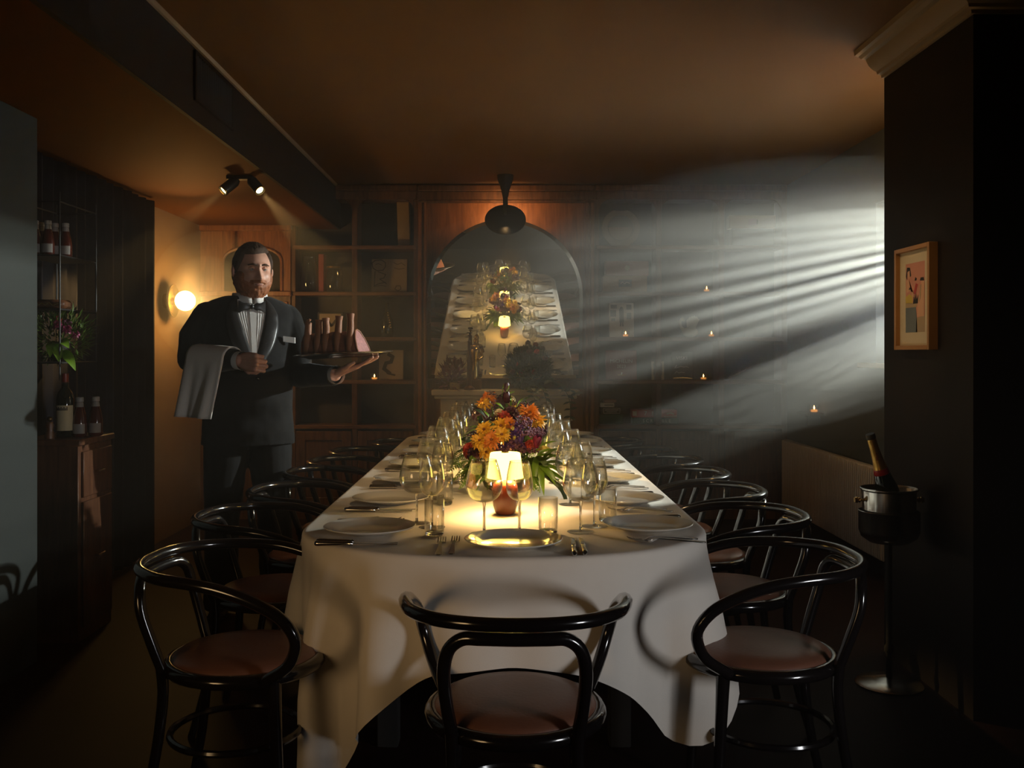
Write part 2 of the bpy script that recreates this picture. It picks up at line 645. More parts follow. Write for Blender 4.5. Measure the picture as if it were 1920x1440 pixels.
win = struct(MB().boxr(XR - 0.03, XR + 0.14, WY0 - 0.03, WY1 + 0.22, WZ0 - 0.03, WZ0, 0.004).build('window_1', 'mantel_paint'))
fr = MB()
for (y0, y1, z0, z1) in ((WY0, WY0 + 0.045, WZ0, WZ1), (WY1 - 0.045, WY1, WZ0, WZ1), (WY0, WY1, WZ0, WZ0 + 0.045), (WY0, WY1, WZ1 - 0.045, WZ1)):
    fr.boxr(XR + 0.12, XR + 0.165, y0, y1, z0, z1, 0.003)
fr.build('window_frame', 'mantel_paint', win)
MB().boxr(XR + 0.11, XR + 0.18, WY0, WY1, 1.585, 1.665, 0.004).build('transom', 'mantel_paint', win)
MB().boxr(XR + 0.140, XR + 0.144, WY0 + 0.04, WY1 - 0.04, WZ0 + 0.04, WZ1 - 0.04).build('pane', 'pane_glass', win)
blind = thing('venetian_blind', 'white venetian blind with open slats in the window behind the pillar', 'blind', (XR + 0.065, WY1, WZ1))
MB().boxr(-0.02, 0.02, -(WY1 - WY0) + 0.01, -0.01, -0.045, -0.005, 0.004).build('head_rail', 'cap_white', blind)
slat = MB()
L = WY1 - WY0 - 0.03
tilt = R(-20)
sv = []
for yy in (-L - 0.01, -0.01):
    for i in range(5):
        t = -1 + 2 * i / 4
        x, z = 0.021 * t, 0.003 * (1 - t * t)
        sv.append((x * math.cos(tilt) - z * math.sin(tilt), yy, x * math.sin(tilt) + z * math.cos(tilt)))
slat.add(sv, [(i, i + 1, i + 6, i + 5) for i in range(4)])
s0 = None
zz = WZ1 - 0.075
k = 0
while zz > WZ0 + 0.02:
    if s0 is None:
        s0 = slat.build('slat', 'cap_white', blind)
        s0.location = (0, 0, zz - WZ1)
    else:
        c = s0.copy()
        COL.objects.link(c)
        c.parent = blind
        c.location = (0, 0, zz - WZ1)
    zz -= 0.055
    k += 1

# baseboard of the right wall
struct(MB().boxr(XR - 0.015, XR, PY1, YB, 0, 0.1, 0.003).build('baseboard_right', 'dark_wall'))

# air vent in the ceiling beam
vent = thing('air_vent', 'dark louvred air vent in the side of the ceiling beam', 'vent', (BX, 4.28, 2.445))
mb = MB()
for (y0, y1, z0, z1) in ((-0.28, -0.26, -0.105, 0.105), (0.26, 0.28, -0.105, 0.105), (-0.28, 0.28, -0.105, -0.09), (-0.28, 0.28, 0.09, 0.105)):
    mb.boxr(0, 0.012, y0, y1, z0, z1, 0.002)
mb.build('frame', 'beam_paint', vent)
s0 = None
for i in range(16):
    y = -0.245 + i * 0.49 / 15
    if s0 is None:
        s0 = MB().box((0.006, 0, 0), (0.014, 0.006, 0.18), 0.001, Matrix.Rotation(R(35), 4, 'Z')).build('slat', 'black_metal', vent)
        s0.location = (0, y, 0)
    else:
        c = s0.copy()
        COL.objects.link(c)
        c.parent = vent
        c.location = (0, y, 0)

# the thin haze of theatrical smoke that fills the room
hz = bpy.data.materials.new('haze')
hz.use_nodes = True
hz.node_tree.nodes.remove(hz.node_tree.nodes['Principled BSDF'])
vsn = hz.node_tree.nodes.new('ShaderNodeVolumeScatter')
vsn.inputs['Color'].default_value = (1.0, 0.90, 0.78, 1)
vsn.inputs['Density'].default_value = 0.011
vsn.inputs['Anisotropy'].default_value = 0.25
hz.node_tree.links.new(vsn.outputs[0], hz.node_tree.nodes['Material Output'].inputs['Volume'])
MATS['haze'] = hz
haze = MB().boxr(-4.0, 2.5, YF + 0.05, YB + 0.05, 0.005, CEIL + 0.05).build('haze', 'haze', smooth=False)
tag(haze, 'thin smoky haze hanging in the whole room', 'haze', kind='stuff')
# denser smoke before the window; the last two added for the globe lamp's halo
for (cc, rr, dens) in (((1.75, 5.65, 1.58), (1.8, 1.7, 0.80), 0.08), ((2.0, 5.6, 1.58), (1.1, 1.3, 0.52), 0.10), ((0.9, 6.0, 1.38), (2.0, 1.5, 0.88), 0.056), ((-1.98, 6.55, 1.66), (0.40, 0.55, 0.46), 0.16), ((-2.02, 6.58, 1.65), (0.27, 0.36, 0.30), 0.20)):
    hm = hz.copy()
    hm.node_tree.nodes['Volume Scatter'].inputs['Color'].default_value = (1.0, 0.96, 0.87, 1)
    hm.node_tree.nodes['Volume Scatter'].inputs['Density'].default_value = dens
    MATS['haze_drift'] = hm
    o = MB().ball(cc, rr, 40, 24).build('smoke_drift', 'haze_drift')
    tag(o, 'denser drift of pale smoke glowing in the light from the window' if cc[0] > 0 else 'small drift of smoke added round the globe wall lamp for its halo', 'smoke', 'drifts of smoke', kind='stuff')

# ------------------------------------------------------------------ shelving on the back wall
FY = 7.40                      # front plane of the shelving
S = FY / 1800.0


def fx(px):
    return (px - 945) * S


def fz(py):
    return CAMZ - (py - 660) * S


SH = [460, 547, 632, 713, 797]          # the shelf edges


def bookcase(label, xs, top, shelves, arch_px=None):
    b = thing('bookcase', label, 'bookcase', (xs[0], FY, 0))
    X = lambda x: x - xs[0]
    w = X(xs[-1])
    MB().boxr(0, w, 0.215, 0.235, 0.0, top).build('back_panel', 'cabinet_back', b)
    for x in xs:
        MB().boxr(X(x) - 0.022, X(x) + 0.022, 0, 0.215, 0.0, top, 0.004).build('upright', 'cabinet_wood', b)
    for py in shelves:
        MB().boxr(0.0, w, -0.006, 0.214, fz(py) - 0.030, fz(py), 0.004).build('shelf', 'shelf_wood', b)
    # cornice and frieze at the top
    MB().boxr(-0.01, w + 0.01, -0.03, 0.21, top - 0.045, top, 0.006).boxr(0, w, -0.012, 0.2, top - 0.11, top - 0.045, 0.004) \
        .build('cornice', 'cabinet_wood', b)
    zb = fz(SH[-1]) - 0.035
    for a, c in zip(xs[:-1], xs[1:]):
        x0, x1 = X(a) + 0.026, X(c) - 0.026
        d = MB().boxr(x0, x1, 0.0, 0.02, 0.10, zb - 0.012, 0.003).build('door', 'cabinet_wood', b)
        mb = MB()
        for (p0, p1, q0, q1) in ((x0, x0 + 0.07, 0.10, zb - 0.012), (x1 - 0.07, x1, 0.10, zb - 0.012),
                                 (x0 + 0.07, x1 - 0.07, 0.10, 0.17), (x0 + 0.07, x1 - 0.07, zb - 0.082, zb - 0.012)):
            mb.boxr(p0, p1, -0.012, 0.002, q0, q1, 0.003)
        mb.build('door_frame', 'cabinet_wood', d)
        MB().ball((x1 - 0.03, -0.026, zb - 0.16), 0.012).tube([(x1 - 0.03, -0.02, zb - 0.16), (x1 - 0.03, 0, zb - 0.16)], 0.005) \
            .build('door_knob', 'dark_brass', d)
    MB().boxr(0, w, 0.01, 0.2, 0.0, 0.095).build('plinth', 'cabinet_wood', b)
    return b


left_case = bookcase('dark wood built-in shelving on the left of the arched mirror', [fx(549), fx(665), fx(781)], 2.575, SH)
right_case = bookcase('dark wood built-in shelving on the right of the arched mirror, behind the light beams',
                      [fx(1118), fx(1235), fx(1353), fx(1471)], 2.575, SH)
# rounded heads of the top bays
for case, xs in ((left_case, [fx(549), fx(665), fx(781)]), (right_case, [fx(1118), fx(1235), fx(1353), fx(1471)])):
    for a, c in zip(xs[:-1], xs[1:]):
        zt = 2.575 - 0.11
        for sx, xc in ((1, a - xs[0] + 0.022), (-1, c - xs[0] - 0.022)):
            r = 0.085
            poly = [(xc, zt), (xc + sx * r, zt)]
            for i in range(7):
                t = i / 6 * PI / 2
                poly.append((xc + sx * (r - r * math.sin(t)), zt - r + r * math.cos(t)))
            MB().prism(poly, 0.03).build('arch_bracket', 'cabinet_wood', case)

# wooden unit with the arched niche at the far left
ac = thing('arched_cabinet', 'orange wood wall unit with an arched niche behind the waiter', 'cabinet', (fx(375), FY, 0))
w = fx(547) - fx(375)
top = fz(433)
sill = fz(546)
n0, n1, ntop = fx(418) - fx(375), fx(528) - fx(375), fz(463)
rad = (n1 - n0) / 2 * 0.55
poly = []
arc = []
for i in range(17):
    t = i / 16 * PI
    xx = (n0 + n1) / 2 - math.cos(t) * (n1 - n0) / 2
    arc.append((xx, ntop - rad + rad * math.sin(t) ** 0.8))
# face made of strips round the opening
mb = MB()
mb.boxr(0, n0, 0, 0.03, sill, top, 0.003)
mb.boxr(n1, w, 0, 0.03, sill, top, 0.003)
for i in range(16):
    mb.prism([arc[i], arc[i + 1], (arc[i + 1][0], top), (arc[i][0], top)], 0.03)
mb.build('arched_front', 'panel_wood', ac)
mb = MB().tube([(n0, -0.004, sill)] + [(x, -0.004, z) for x, z in arc] + [(n1, -0.004, sill)], 0.012, 8)
mb.build('arch_moulding', 'panel_wood', ac)
MB().boxr(0, w, 0.20, 0.22, sill, top).build('back_panel', 'cabinet_back', ac)
MB().boxr(-0.012, w, -0.025, 0.2, sill - 0.04, sill, 0.006).build('shelf', 'panel_wood', ac)
MB().boxr(-0.012, w, -0.03, 0.2, top, top + 0.045, 0.006).build('cornice', 'panel_wood', ac)
MB().boxr(0, w, 0.0, 0.2, 0.0, sill - 0.04).build('body', 'cabinet_wood', ac)
for k in range(2):
    x0 = 0.03 + k * (w / 2 - 0.01)
    MB().boxr(x0, x0 + w / 2 - 0.05, -0.014, 0.002, 0.75, sill - 0.08, 0.005).build('panel', 'panel_wood', ac)
    MB().boxr(x0, x0 + w / 2 - 0.05, -0.014, 0.002, 0.08, 0.70, 0.005).build('panel', 'cabinet_wood', ac)

# panelled chimney breast between the bookcases
cb = thing('chimney_breast', 'orange wood panelled chimney breast behind the arched mirror', 'wall panel', (0, FY, 0))
xa, xb = fx(784), fx(1114)
MB().boxr(xa, xb, 0.02, 0.22, 0, 2.575).build('back_panel', 'panel_wood', cb)
for x0, x1 in ((xa, xa + 0.03), (xa + 0.045, xa + 0.07), (xb - 0.03, xb), (xb - 0.07, xb - 0.045)):
    MB().boxr(x0, x1, -0.02, 0.03, 0, 2.47, 0.006).build('pilaster', 'panel_wood', cb)
MB().boxr(xa, xb, -0.035, 0.03, 2.525, 2.575, 0.008).boxr(xa, xb, -0.018, 0.03, 2.455, 2.525, 0.005) \
    .boxr(xa, xb, -0.026, 0.03, 2.44, 2.46, 0.005).build('cornice', 'cabinet_wood', cb)
MB().boxr(xa + 0.08, xb - 0.08, 0.0, 0.03, 1.01, 1.075, 0.004).build('rail', 'cabinet_wood', cb)

# leaning arched mirror
mt = thing('arched_mirror', 'tall arched mirror leaning out over the pale mantelpiece and reflecting the set table', 'mirror', (0.008, 7.36, 1.088))
mt.rotation_euler = (R(9.25), 0, 0)
hw, hs = 0.589, 0.62


def arch_outline(hw, hs, n=40, z0=0.0):
    pts = [(-hw, z0)]
    for i in range(n + 1):
        t = PI - PI * i / n
        pts.append((hw * math.cos(t), hs + hw * math.sin(t)))
    pts.append((hw, z0))
    return pts


o1 = arch_outline(hw - 0.026, hs, z0=0.026)
o2 = arch_outline(hw, hs)
MB().add([(x, 0, z) for x, z in o1], [tuple(range(len(o1)))]).build('mirror_glass', 'mirror_silver', mt, smooth=False)
mb = MB()
n = len(o1)
vs_ = [(x, 0, z) for x, z in o1] + [(x, 0.0045, z) for x, z in o2]
mb.add(vs_, [(i, (i + 1) % n, (i + 1) % n + n, i + n) for i in range(n)])
mb.build('bevelled_edge', 'mirror_silver', mt, smooth=False)
MB().prism([(x * 0.995, z) for x, z in o2], 0.018, Matrix.Translation((0, 0.006, 0))).build('backing', 'mirror_backing', mt)

# white mantelpiece
mp = thing('mantelpiece', 'pale stone mantelpiece beneath the arched mirror', 'mantelpiece', (0.012, 7.16, 0))
mw = 280 * 7.1 / 1800 / 2
MB().boxr(-mw, mw, -0.02, 0.21, 0.965, 1.008, 0.006).boxr(-mw + 0.02, mw - 0.02, 0.0, 0.21, 0.94, 0.965, 0.006).build('mantel_shelf', 'mantel_paint', mp)
fw = mw - 0.065
MB().boxr(-fw, fw, 0.03, 0.21, 0.70, 0.94, 0.004).build('frieze', 'mantel_paint', mp)
MB().boxr(-fw + 0.12, fw - 0.12, 0.02, 0.04, 0.76, 0.90, 0.006).build('frieze_panel', 'mantel_paint', mp)
for sx in (-1, 1):
    x0, x1 = sorted((sx * fw, sx * (fw - 0.16)))
    MB().boxr(x0, x1, 0.03, 0.21, 0.0, 0.70, 0.004).boxr(x0 + 0.03, x1 - 0.03, 0.018, 0.04, 0.12, 0.66, 0.005) \
        .boxr(x0 - 0.015, x1 + 0.015, 0.01, 0.2, 0.0, 0.10, 0.004).boxr(x0 - 0.015, x1 + 0.015, 0.01, 0.2, 0.775, 0.80, 0.004).build('jamb', 'mantel_paint', mp)
MB().boxr(-fw + 0.16, fw - 0.16, 0.19, 0.215, 0.0, 0.70).build('fireback', 'soot_and_shade', mp)

# radiator under the window
rd = thing('radiator', 'ribbed panel radiator on the right-hand wall under the window', 'radiator', (2.11, 6.3, 0))
MB().boxr(0.0, 0.045, -0.95, 0.96, 0.12, 0.63, 0.006).build('body', 'radiator_paint', rd)
ribs = MB()
k = 0
y = -0.94
while y < 0.95:
    ribs.boxr(-0.012, 0.002, y, y + 0.016, 0.125, 0.625, 0.003)
    y += 0.0335
o = ribs.build('ribs', 'radiator_paint', rd)
o['kind'] = 'stuff'
for yy in (-0.7, 0.7):
    MB().boxr(0.04, 0.089, yy - 0.03, yy + 0.03, 0.2, 0.55, 0.003).build('bracket', 'radiator_paint', rd)
MB().tube([(0.02, 0.9, 0.13), (0.02, 0.9, 0.0)], 0.011, 8).build('pipe', 'radiator_paint', rd)

# dark curtain on the left wall
cu = MB()
def curt(u, v):
    y = 4.08 + 2.02 * u / 79
    z = 0.03 + (LOW - 0.05) * v / 11
    fl = 0.022 * math.sin(u * 1.32) + 0.010 * math.sin(u * 0.41 + 1)
    sway = -0.05 * (1 - v / 11) * (1 if u > 60 else 0.2) * (u / 79)
    return (XL + 0.115 + fl * (1.0 - 0.4 * v / 11), y + sway * 0.6, z)
cu.grid(curt, 80, 12)
cur = cu.build('curtain', 'curtain_cloth')
tag(cur, 'dark heavy curtain on the left wall between the shelf and the wall lamp', 'curtain')
md = cur.modifiers.new('thickness', 'SOLIDIFY')
md.thickness = 0.006

# ------------------------------------------------------------------ lamps of the room and added spots
WARM = (1.0, 0.56, 0.21)
# wall sconce
sc = thing('wall_sconce', 'glowing globe wall lamp with a round brass plate behind the waiter', 'lamp', (XL, 6.62, 1.643))
Mx = Matrix.Rotation(PI / 2, 4, 'Y')
MB().lathe([(0.0, 0.0), (0.05, 0.0), (0.05, 0.02), (0.012, 0.025), (0.012, 0.05), (0.0, 0.05)], 24, Mx).build('wall_plate', 'brass', sc)
MB().lathe([(0.03, 0.048), (0.10, 0.048), (0.115, 0.062), (0.112, 0.066), (0.09, 0.055), (0.0, 0.055)], 36, Mx).build('reflector', 'brass', sc)
MB().lathe([(0.0, 0.054), (0.022, 0.054), (0.022, 0.078), (0.0, 0.078)], 20, Mx).build('socket', 'brass', sc)
MB().ball((0.142, 0, 0), 0.068, 28, 18).build('globe', 'bulb_glow', sc)
lamp('POINT', 'wall_sconce_light', (XL + 0.245, 6.62, 1.643), 7, WARM, 0.05)
lamp('SPOT', 'ceiling_patch_spot', (XL + 0.22, 6.45, 1.70), 36, (1.0, 0.42, 0.10), 0.04, (-1.86, 5.55, LOW), 46, 1.0)  # added for the orange patch on the ceiling, not light of the globe

# twin ceiling spotlight on the lower ceiling
sp = thing('twin_spotlight', 'black twin-headed spotlight under the lower ceiling by the beam', 'lamp', (-1.445, 5.31, LOW))
MB().boxr(-0.085, 0.06, -0.03, 0.03, -0.022, 0, 0.004).build('mounting_bar', 'black_metal', sp)
for sx, hx, tgt in ((-1, -0.028, (-2.05, 5.15, 1.0)), (1, 0.045, (-0.55, 5.15, 1.0))):
    base = Vector((hx, -0.01, -0.022))
    tip = Vector(tgt) - Vector((-1.445, 5.31, LOW)) - base
    d = tip.normalized()
    d = Vector((sx * 0.62, -0.42, -0.66)).normalized()
    q = d.to_track_quat('Z', 'Y').to_matrix().to_4x4()
    Mh = Matrix.Translation(base + d * 0.02) @ q
    h = MB().lathe([(0, -0.02), (0.02, -0.02), (0.03, 0.0), (0.030, 0.085), (0.027, 0.085), (0.024, 0.05), (0.0, 0.05)], 24, Mh).build('lamp_head', 'black_metal', sp)
    MB().lathe([(0.027, 0.080), (0.0305, 0.080), (0.0305, 0.088), (0.027, 0.088)], 24, Mh, cap=False).build('rim', 'brass', h)
    MB().lathe([(0.0, 0.081), (0.021, 0.079)], 24, Mh, cap=False).build('bulb', 'spot_glow', h)
    wl = Vector((-1.445, 5.31, LOW)) + base + d * 0.115
    lamp('SPOT', 'twin_spotlight_light', wl, 200 if sx < 0 else 380, (1.0, 0.66, 0.24), 0.015, wl + d, 24, 0.6)

# dark dish pendant in front of the mirror
pd = thing('dish_pendant', 'dark dish-shaped ceiling lamp hanging in front of the arched mirror', 'lamp', (0.010, 7.03, CEIL))
MB().lathe([(0.0, 0.0), (0.06, 0.0), (0.058, -0.03), (0.03, -0.11), (0.020, -0.16), (0.0, -0.16)], 28).build('canopy', 'gunmetal', pd)
MB().tube([(0, 0, -0.15), (0, 0.0, -0.24), (0, 0.012, -0.285)], 0.018, 12).build('stem', 'gunmetal', pd)
Mt = Matrix.Translation((0, 0.02, -0.30)) @ Matrix.Rotation(R(-36), 4, 'X')
MB().lathe([(0.0, 0.018), (0.06, 0.015), (0.12, 0.002), (0.149, -0.016), (0.151, -0.018), (0.149, -0.021), (0.118, -0.006), (0.06, 0.007), (0.0, 0.010)], 48,
           Matrix.Translation((0, 0.0, -0.312)) @ Matrix.Rotation(R(54), 4, 'X')).build('dish_shade', 'gunmetal', pd)
lamp('SPOT', 'dish_pendant_light', (0.01, 7.12, 2.31), 11, (1.0, 0.55, 0.22), 0.04, (0.01, 7.4, 2.28), 150, 1.0)

# wall lamp on the far side of the pillar: only its glow on the ceiling is seen
sc2 = dup(sc, (XR, 4.36, 2.02), PI, 'globe wall lamp on the right wall beyond the pillar')
lamp('POINT', 'pillar_sconce_light', (XR - 0.2, 4.36, 2.02), 4.5, (1.0, 0.46, 0.14), 0.05)
# spot without a fitting, added to brighten the framed print on the pillar
lamp('SPOT', 'print_fill_spot', (0.55, 3.35, 2.50), 22, (1.0, 0.68, 0.34), 0.03, (1.62, 3.79, 1.50), 26, 1.0)
# unseen spot added over the table to brighten its cloth and flowers
lamp('SPOT', 'table_fill_spot', (0.15, 3.05, 2.52), 42, (1.0, 0.66, 0.32), 0.06, (-0.05, 4.05, 0.75), 60, 1.0)
# ceiling spotlight above the left edge of the frame
lamp('SPOT', 'left_ceiling_spot', (-2.20, 3.62, 2.20), 30, (1.0, 0.70, 0.20), 0.03, (-1.55, 5.2, 1.62), 16, 0.9)
# unseen warm spots added to brighten the near cloth and the mantelpiece
lamp('SPOT', 'cloth_fill_spot', (-1.75, 0.35, 1.0), 48, (1.0, 0.62, 0.28), 0.38, (-0.10, 2.8, 0.78), 42, 1.0)
lamp('SPOT', 'mantel_fill_spot', (0.01, 6.98, 2.20), 32, (1.0, 0.60, 0.24), 0.05, (0.0, 6.75, 0.9), 66, 1.0)  # added fill below the dish for the mantel and the haze there

# ------------------------------------------------------------------ dining table and cloth
TZ = 0.75
TW = 0.606
TY0, TY1, CAPD = 2.525, 6.50, 0.465


def table_outline(n=200, w=TW, y0=TY0, y1=TY1, cap=CAPD, ex=2.1):
    """closed outline, counter-clockwise from the right side, with rounded ends"""
    pts = []
    ns = 40
    for i in range(ns):                                   # right side, near to far
        pts.append((w, y0 + cap + (y1 - y0 - 2 * cap) * i / ns))
    nc = 44
    for i in range(nc):                                   # far end
        t = PI * i / nc
        c, s_ = math.cos(t), math.sin(t)
        pts.append((w * math.copysign(abs(c) ** (2 / ex), c), y1 - cap + cap * abs(s_) ** (2 / ex)))
    for i in range(ns):
        pts.append((-w, y1 - cap - (y1 - y0 - 2 * cap) * i / ns))
    nc = 90
    for i in range(nc):                                   # near end
        t = PI + PI * i / nc
        c, s_ = math.cos(t), math.sin(t)
        pts.append((w * math.copysign(abs(c) ** (2 / ex), c), y0 + cap - cap * abs(s_) ** (2 / ex)))
    # even spacing
    P = [Vector((x, y, 0)) for x, y in pts]
    P.append(P[0])
    cum = [0]
    for a, b in zip(P[:-1], P[1:]):
        cum.append(cum[-1] + (b - a).length)
    out = []
    j = 0
    for i in range(n):
        d = cum[-1] * i / n
        while cum[j + 1] < d:
            j += 1
        t = (d - cum[j]) / max(cum[j + 1] - cum[j], 1e-9)
        out.append(P[j].lerp(P[j + 1], t))
    return out, cum[-1]


tbl = thing('dining_table', 'long dining table with rounded ends hidden under the white cloth', 'table', (0, (TY0 + TY1) / 2, 0))
out, _ = table_outline(120, TW - 0.012, TY0 + 0.012, TY1 - 0.012)
yc = (TY0 + TY1) / 2
mb = MB()
n = len(out)
mb.add([(p.x, p.y - yc, TZ - 0.035) for p in out] + [(p.x, p.y - yc, TZ - 0.006) for p in out],
       [tuple(range(n)), tuple(reversed(range(n, 2 * n)))] + [(i, (i + 1) % n, (i + 1) % n + n, i + n) for i in range(n)])
mb.build('tabletop', 'sideboard_wood', tbl)
for lx in (-0.38, 0.38):
    for ly in (-1.35, 1.35):
        MB().boxr(lx - 0.035, lx + 0.035, ly - 0.035, ly + 0.035, 0, TZ - 0.034, 0.004).build('leg', 'soot_and_shade', tbl)  # legs coloured near black to stand in for shade under the cloth

NP = 440
out, per = table_outline(NP)
cx0, cx1, cy0, cy1 = -0.90, 0.90, TY0 - 0.265, TY1 + 0.28
ring_n = []
for i in range(NP):
    t = (out[(i + 2) % NP] - out[i - 2]).normalized()
    ring_n.append(Vector((t.y, -t.x, 0)))
hang = []
for p, nn in zip(out, ring_n):
    d = 9
    if nn.x > 1e-4: d = min(d, (cx1 - p.x) / nn.x)
    if nn.x < -1e-4: d = min(d, (cx0 - p.x) / nn.x)
    if nn.y > 1e-4: d = min(d, (cy1 - p.y) / nn.y)
    if nn.y < -1e-4: d = min(d, (cy0 - p.y) / nn.y)
    # the left near corner of the cloth hangs lower than the right one
    if p.x < -0.2 and p.y < 3.1:
        d += 0.13 * min(1, (-p.x - 0.2) / 0.3) * min(1, (3.1 - p.y) / 0.3)
    hang.append(min(d, 0.69))
hang = [sum(hang[(i + k) % NP] for k in range(-3, 4)) / 7 for i in range(NP)]
rnd = random.Random(5)
waves = [(k, rnd.uniform(0, 2 * PI), rnd.uniform(0.5, 1.0)) for k in (13, 19, 24, 31, 37, 46)]
fold = []
for i in range(NP):
    a = 2 * PI * i / NP
    f = sum(w * math.sin(k * a + ph) for k, ph, w in waves) / 2.4
    corner = max(0.0, (hang[i] - 0.27) / 0.25)
    f = math.copysign(abs(f) ** 0.8, f)
    fold.append(f * (0.55 + 1.2 * min(1.0, corner)))
rows = []
mid = (TY0 + TY1) / 2
half = (TY1 - TY0) / 2 - CAPD
for kk in (0.0, 0.3, 0.6, 0.82, 0.93, 0.985):
    rows.append([(p.x * kk, (max(-half, min(half, p.y - mid)) + ((p.y - mid) - max(-half, min(half, p.y - mid))) * kk) + mid, TZ) for p in out])
for a in (0.0, 30, 60, 90):
    rr = 0.014
    rows.append([(p.x + nn.x * rr * math.sin(R(a)), p.y + nn.y * rr * math.sin(R(a)), TZ - rr * (1 - math.cos(R(a)))) for p, nn in zip(out, ring_n)])
NR = 24
for j in range(1, NR + 1):
    t = j / NR
    row = []
    for i in range(NP):
        p, nn = out[i], ring_n[i]
        h = hang[i]
        d = h * t
        amp = 0.060 * (min(d, 0.42) / 0.42) ** 0.9
        corner = max(0.0, min(1.0, (h - 0.27) / 0.25))
        off = 0.014 + 0.05 * d * (1 - 0.3 * corner) + fold[i] * amp + 0.012 * min(1, d / 0.2)
        off += 0.006 * noise.noise(Vector((p.x * 3 + nn.x * 2, p.y * 3, d * 6)))
        off = max(off, 0.012)
        row.append((p.x + nn.x * off, p.y + nn.y * off, TZ - 0.014 - d))
    rows.append(row)
mb = MB()
for r_ in rows:
    mb.v += r_
for v in range(len(rows) - 1):
    for u in range(NP):
        u2 = (u + 1) % NP
        mb.f.append((v * NP + u, v * NP + u2, (v + 1) * NP + u2, (v + 1) * NP + u))
cloth = mb.build('tablecloth', 'white_linen', angle=180)
tag(cloth, 'long white linen tablecloth draped over the dining table', 'tablecloth')
# pressed fold lines of the laundered cloth as fine relief
nt = MATS['white_linen'].node_tree

# ------------------------------------------------------------------ bentwood chairs


def make_chair(label):
    t = thing('bentwood_armchair', label, 'chair', group='bentwood armchairs round the table')
    # leather seat pad
    def pad(r, z, e=0.0):
        return (r, z)
    Ms = Matrix.Diagonal((1.0, 1.02, 1, 1))
    MB().lathe([(0.0, 0.435), (0.185, 0.435), (0.193, 0.447), (0.192, 0.458), (0.178, 0.470), (0.13, 0.478), (0.06, 0.481), (0.0, 0.482)], 40, Ms).build('seat', 'seat_leather', t, angle=60)
    MB().tube([(0.198 * math.cos(a), 0.202 * math.sin(a), 0.440) for a in [2 * PI * i / 36 for i in range(36)]], 0.019, 10, closed=True).build('seat_ring', 'black_lacquer', t)
    # one long bent hoop: arms and back rail
    half = [(0.0, -0.268, 0.716), (0.09, -0.258, 0.716), (0.17, -0.218, 0.714), (0.232, -0.14, 0.711), (0.258, -0.04, 0.706), (0.264, 0.04, 0.694),
            (0.262, 0.12, 0.668), (0.254, 0.19, 0.628), (0.243, 0.226, 0.57), (0.218, 0.200, 0.50), (0.184, 0.128, 0.447)]
    path = [(-x, y, z) for x, y, z in reversed(half[1:])] + half
    sm = catmull(path, 5)
    MB().tube(sm, 0.0155, 10).build('arm_hoop', 'black_lacquer', t, angle=60)
    # inner bent frame of the back, running down into the rear legs
    half = [(0.0, -0.262, 0.684), (0.07, -0.258, 0.684), (0.112, -0.247, 0.680), (0.142, -0.236, 0.652), (0.153, -0.226, 0.60), (0.148, -0.200, 0.52), (0.139, -0.176, 0.45)]
    path = [(-x, y, z) for x, y, z in reversed(half[1:])] + half
    MB().tube(catmull(path, 5), 0.0150, 10).build('back_frame', 'black_lacquer', t, angle=60)
    for sx in (-1, 1):
        MB().tube(catmull([(sx * 0.139, -0.176, 0.452), (sx * 0.139, -0.174, 0.36), (sx * 0.152, -0.196, 0.18), (sx * 0.178, -0.240, 0.0)], 4), [0.0155, 0.0125], 10).build('leg', 'black_lacquer', t, angle=60)
        MB().tube(catmull([(sx * 0.145, 0.135, 0.435), (sx * 0.150, 0.142, 0.30), (sx * 0.162, 0.160, 0.0)], 4), [0.019, 0.013], 10).build('leg', 'black_lacquer', t, angle=60)
    MB().tube([(0.172 * math.cos(a), -0.028 + 0.176 * math.sin(a), 0.245) for a in [2 * PI * i / 36 for i in range(36)]], 0.010, 8, closed=True).build('stretcher_ring', 'black_lacquer', t)
    return t


ordn = ['nearest the camera', 'second from the camera', 'third from the camera', 'fourth from the camera', 'fifth from the camera',
        'sixth from the camera', 'seventh from the camera']
chair0 = make_chair('black bentwood armchair at the near end of the table with its back to the camera')
chair0.location = (0.027, 2.285, 0)
chair0.rotation_euler = (0, 0, R(-1))
LCH = [(-0.715, 2.66, -97), (-0.80, 3.38, -92), (-0.775, 3.98, -90), (-0.765, 4.57, -88), (-0.745, 5.03, -91), (-0.72, 5.53, -92), (-0.555, 6.08, -88)]
RCH = [(0.715, 2.70, 91), (0.785, 3.39, 92), (0.80, 3.99, 89), (0.785, 4.55, 92), (0.775, 5.11, 88), (0.73, 5.60, 91), (0.61, 6.15, 92)]
chair_kids = [o for o in COL.objects if o.parent == chair0]


def copy_thing(root, kids_of, loc, rz, label, group=None):
    c = root.copy()
    COL.objects.link(c)
    c.location = loc
    c.rotation_euler = (0, 0, rz)
    c['label'] = label
    if group:
        c['group'] = group
    for k in kids_of:
        d = k.copy()
        COL.objects.link(d)
        d.parent = c
    return c


for side, lst in (('left', LCH), ('right', RCH)):
    for i, (x, y, a) in enumerate(lst):
        copy_thing(chair0, chair_kids, (x, y, 0), R(a), 'black bentwood armchair on the %s side of the table, %s' % (side, ordn[i]))

# ------------------------------------------------------------------ place settings
# prototypes
def make_plate():
    return MB().lathe([(0.0, 0.003), (0.055, 0.003), (0.056, 0.0), (0.062, 0.0), (0.066, 0.004), (0.088, 0.007), (0.110, 0.015), (0.135, 0.0215),
                       (0.1365, 0.0235), (0.135, 0.025), (0.110, 0.019), (0.093, 0.011), (0.086, 0.0085), (0.0, 0.0078)], 56).build('dinner_plate', 'porcelain', angle=50)


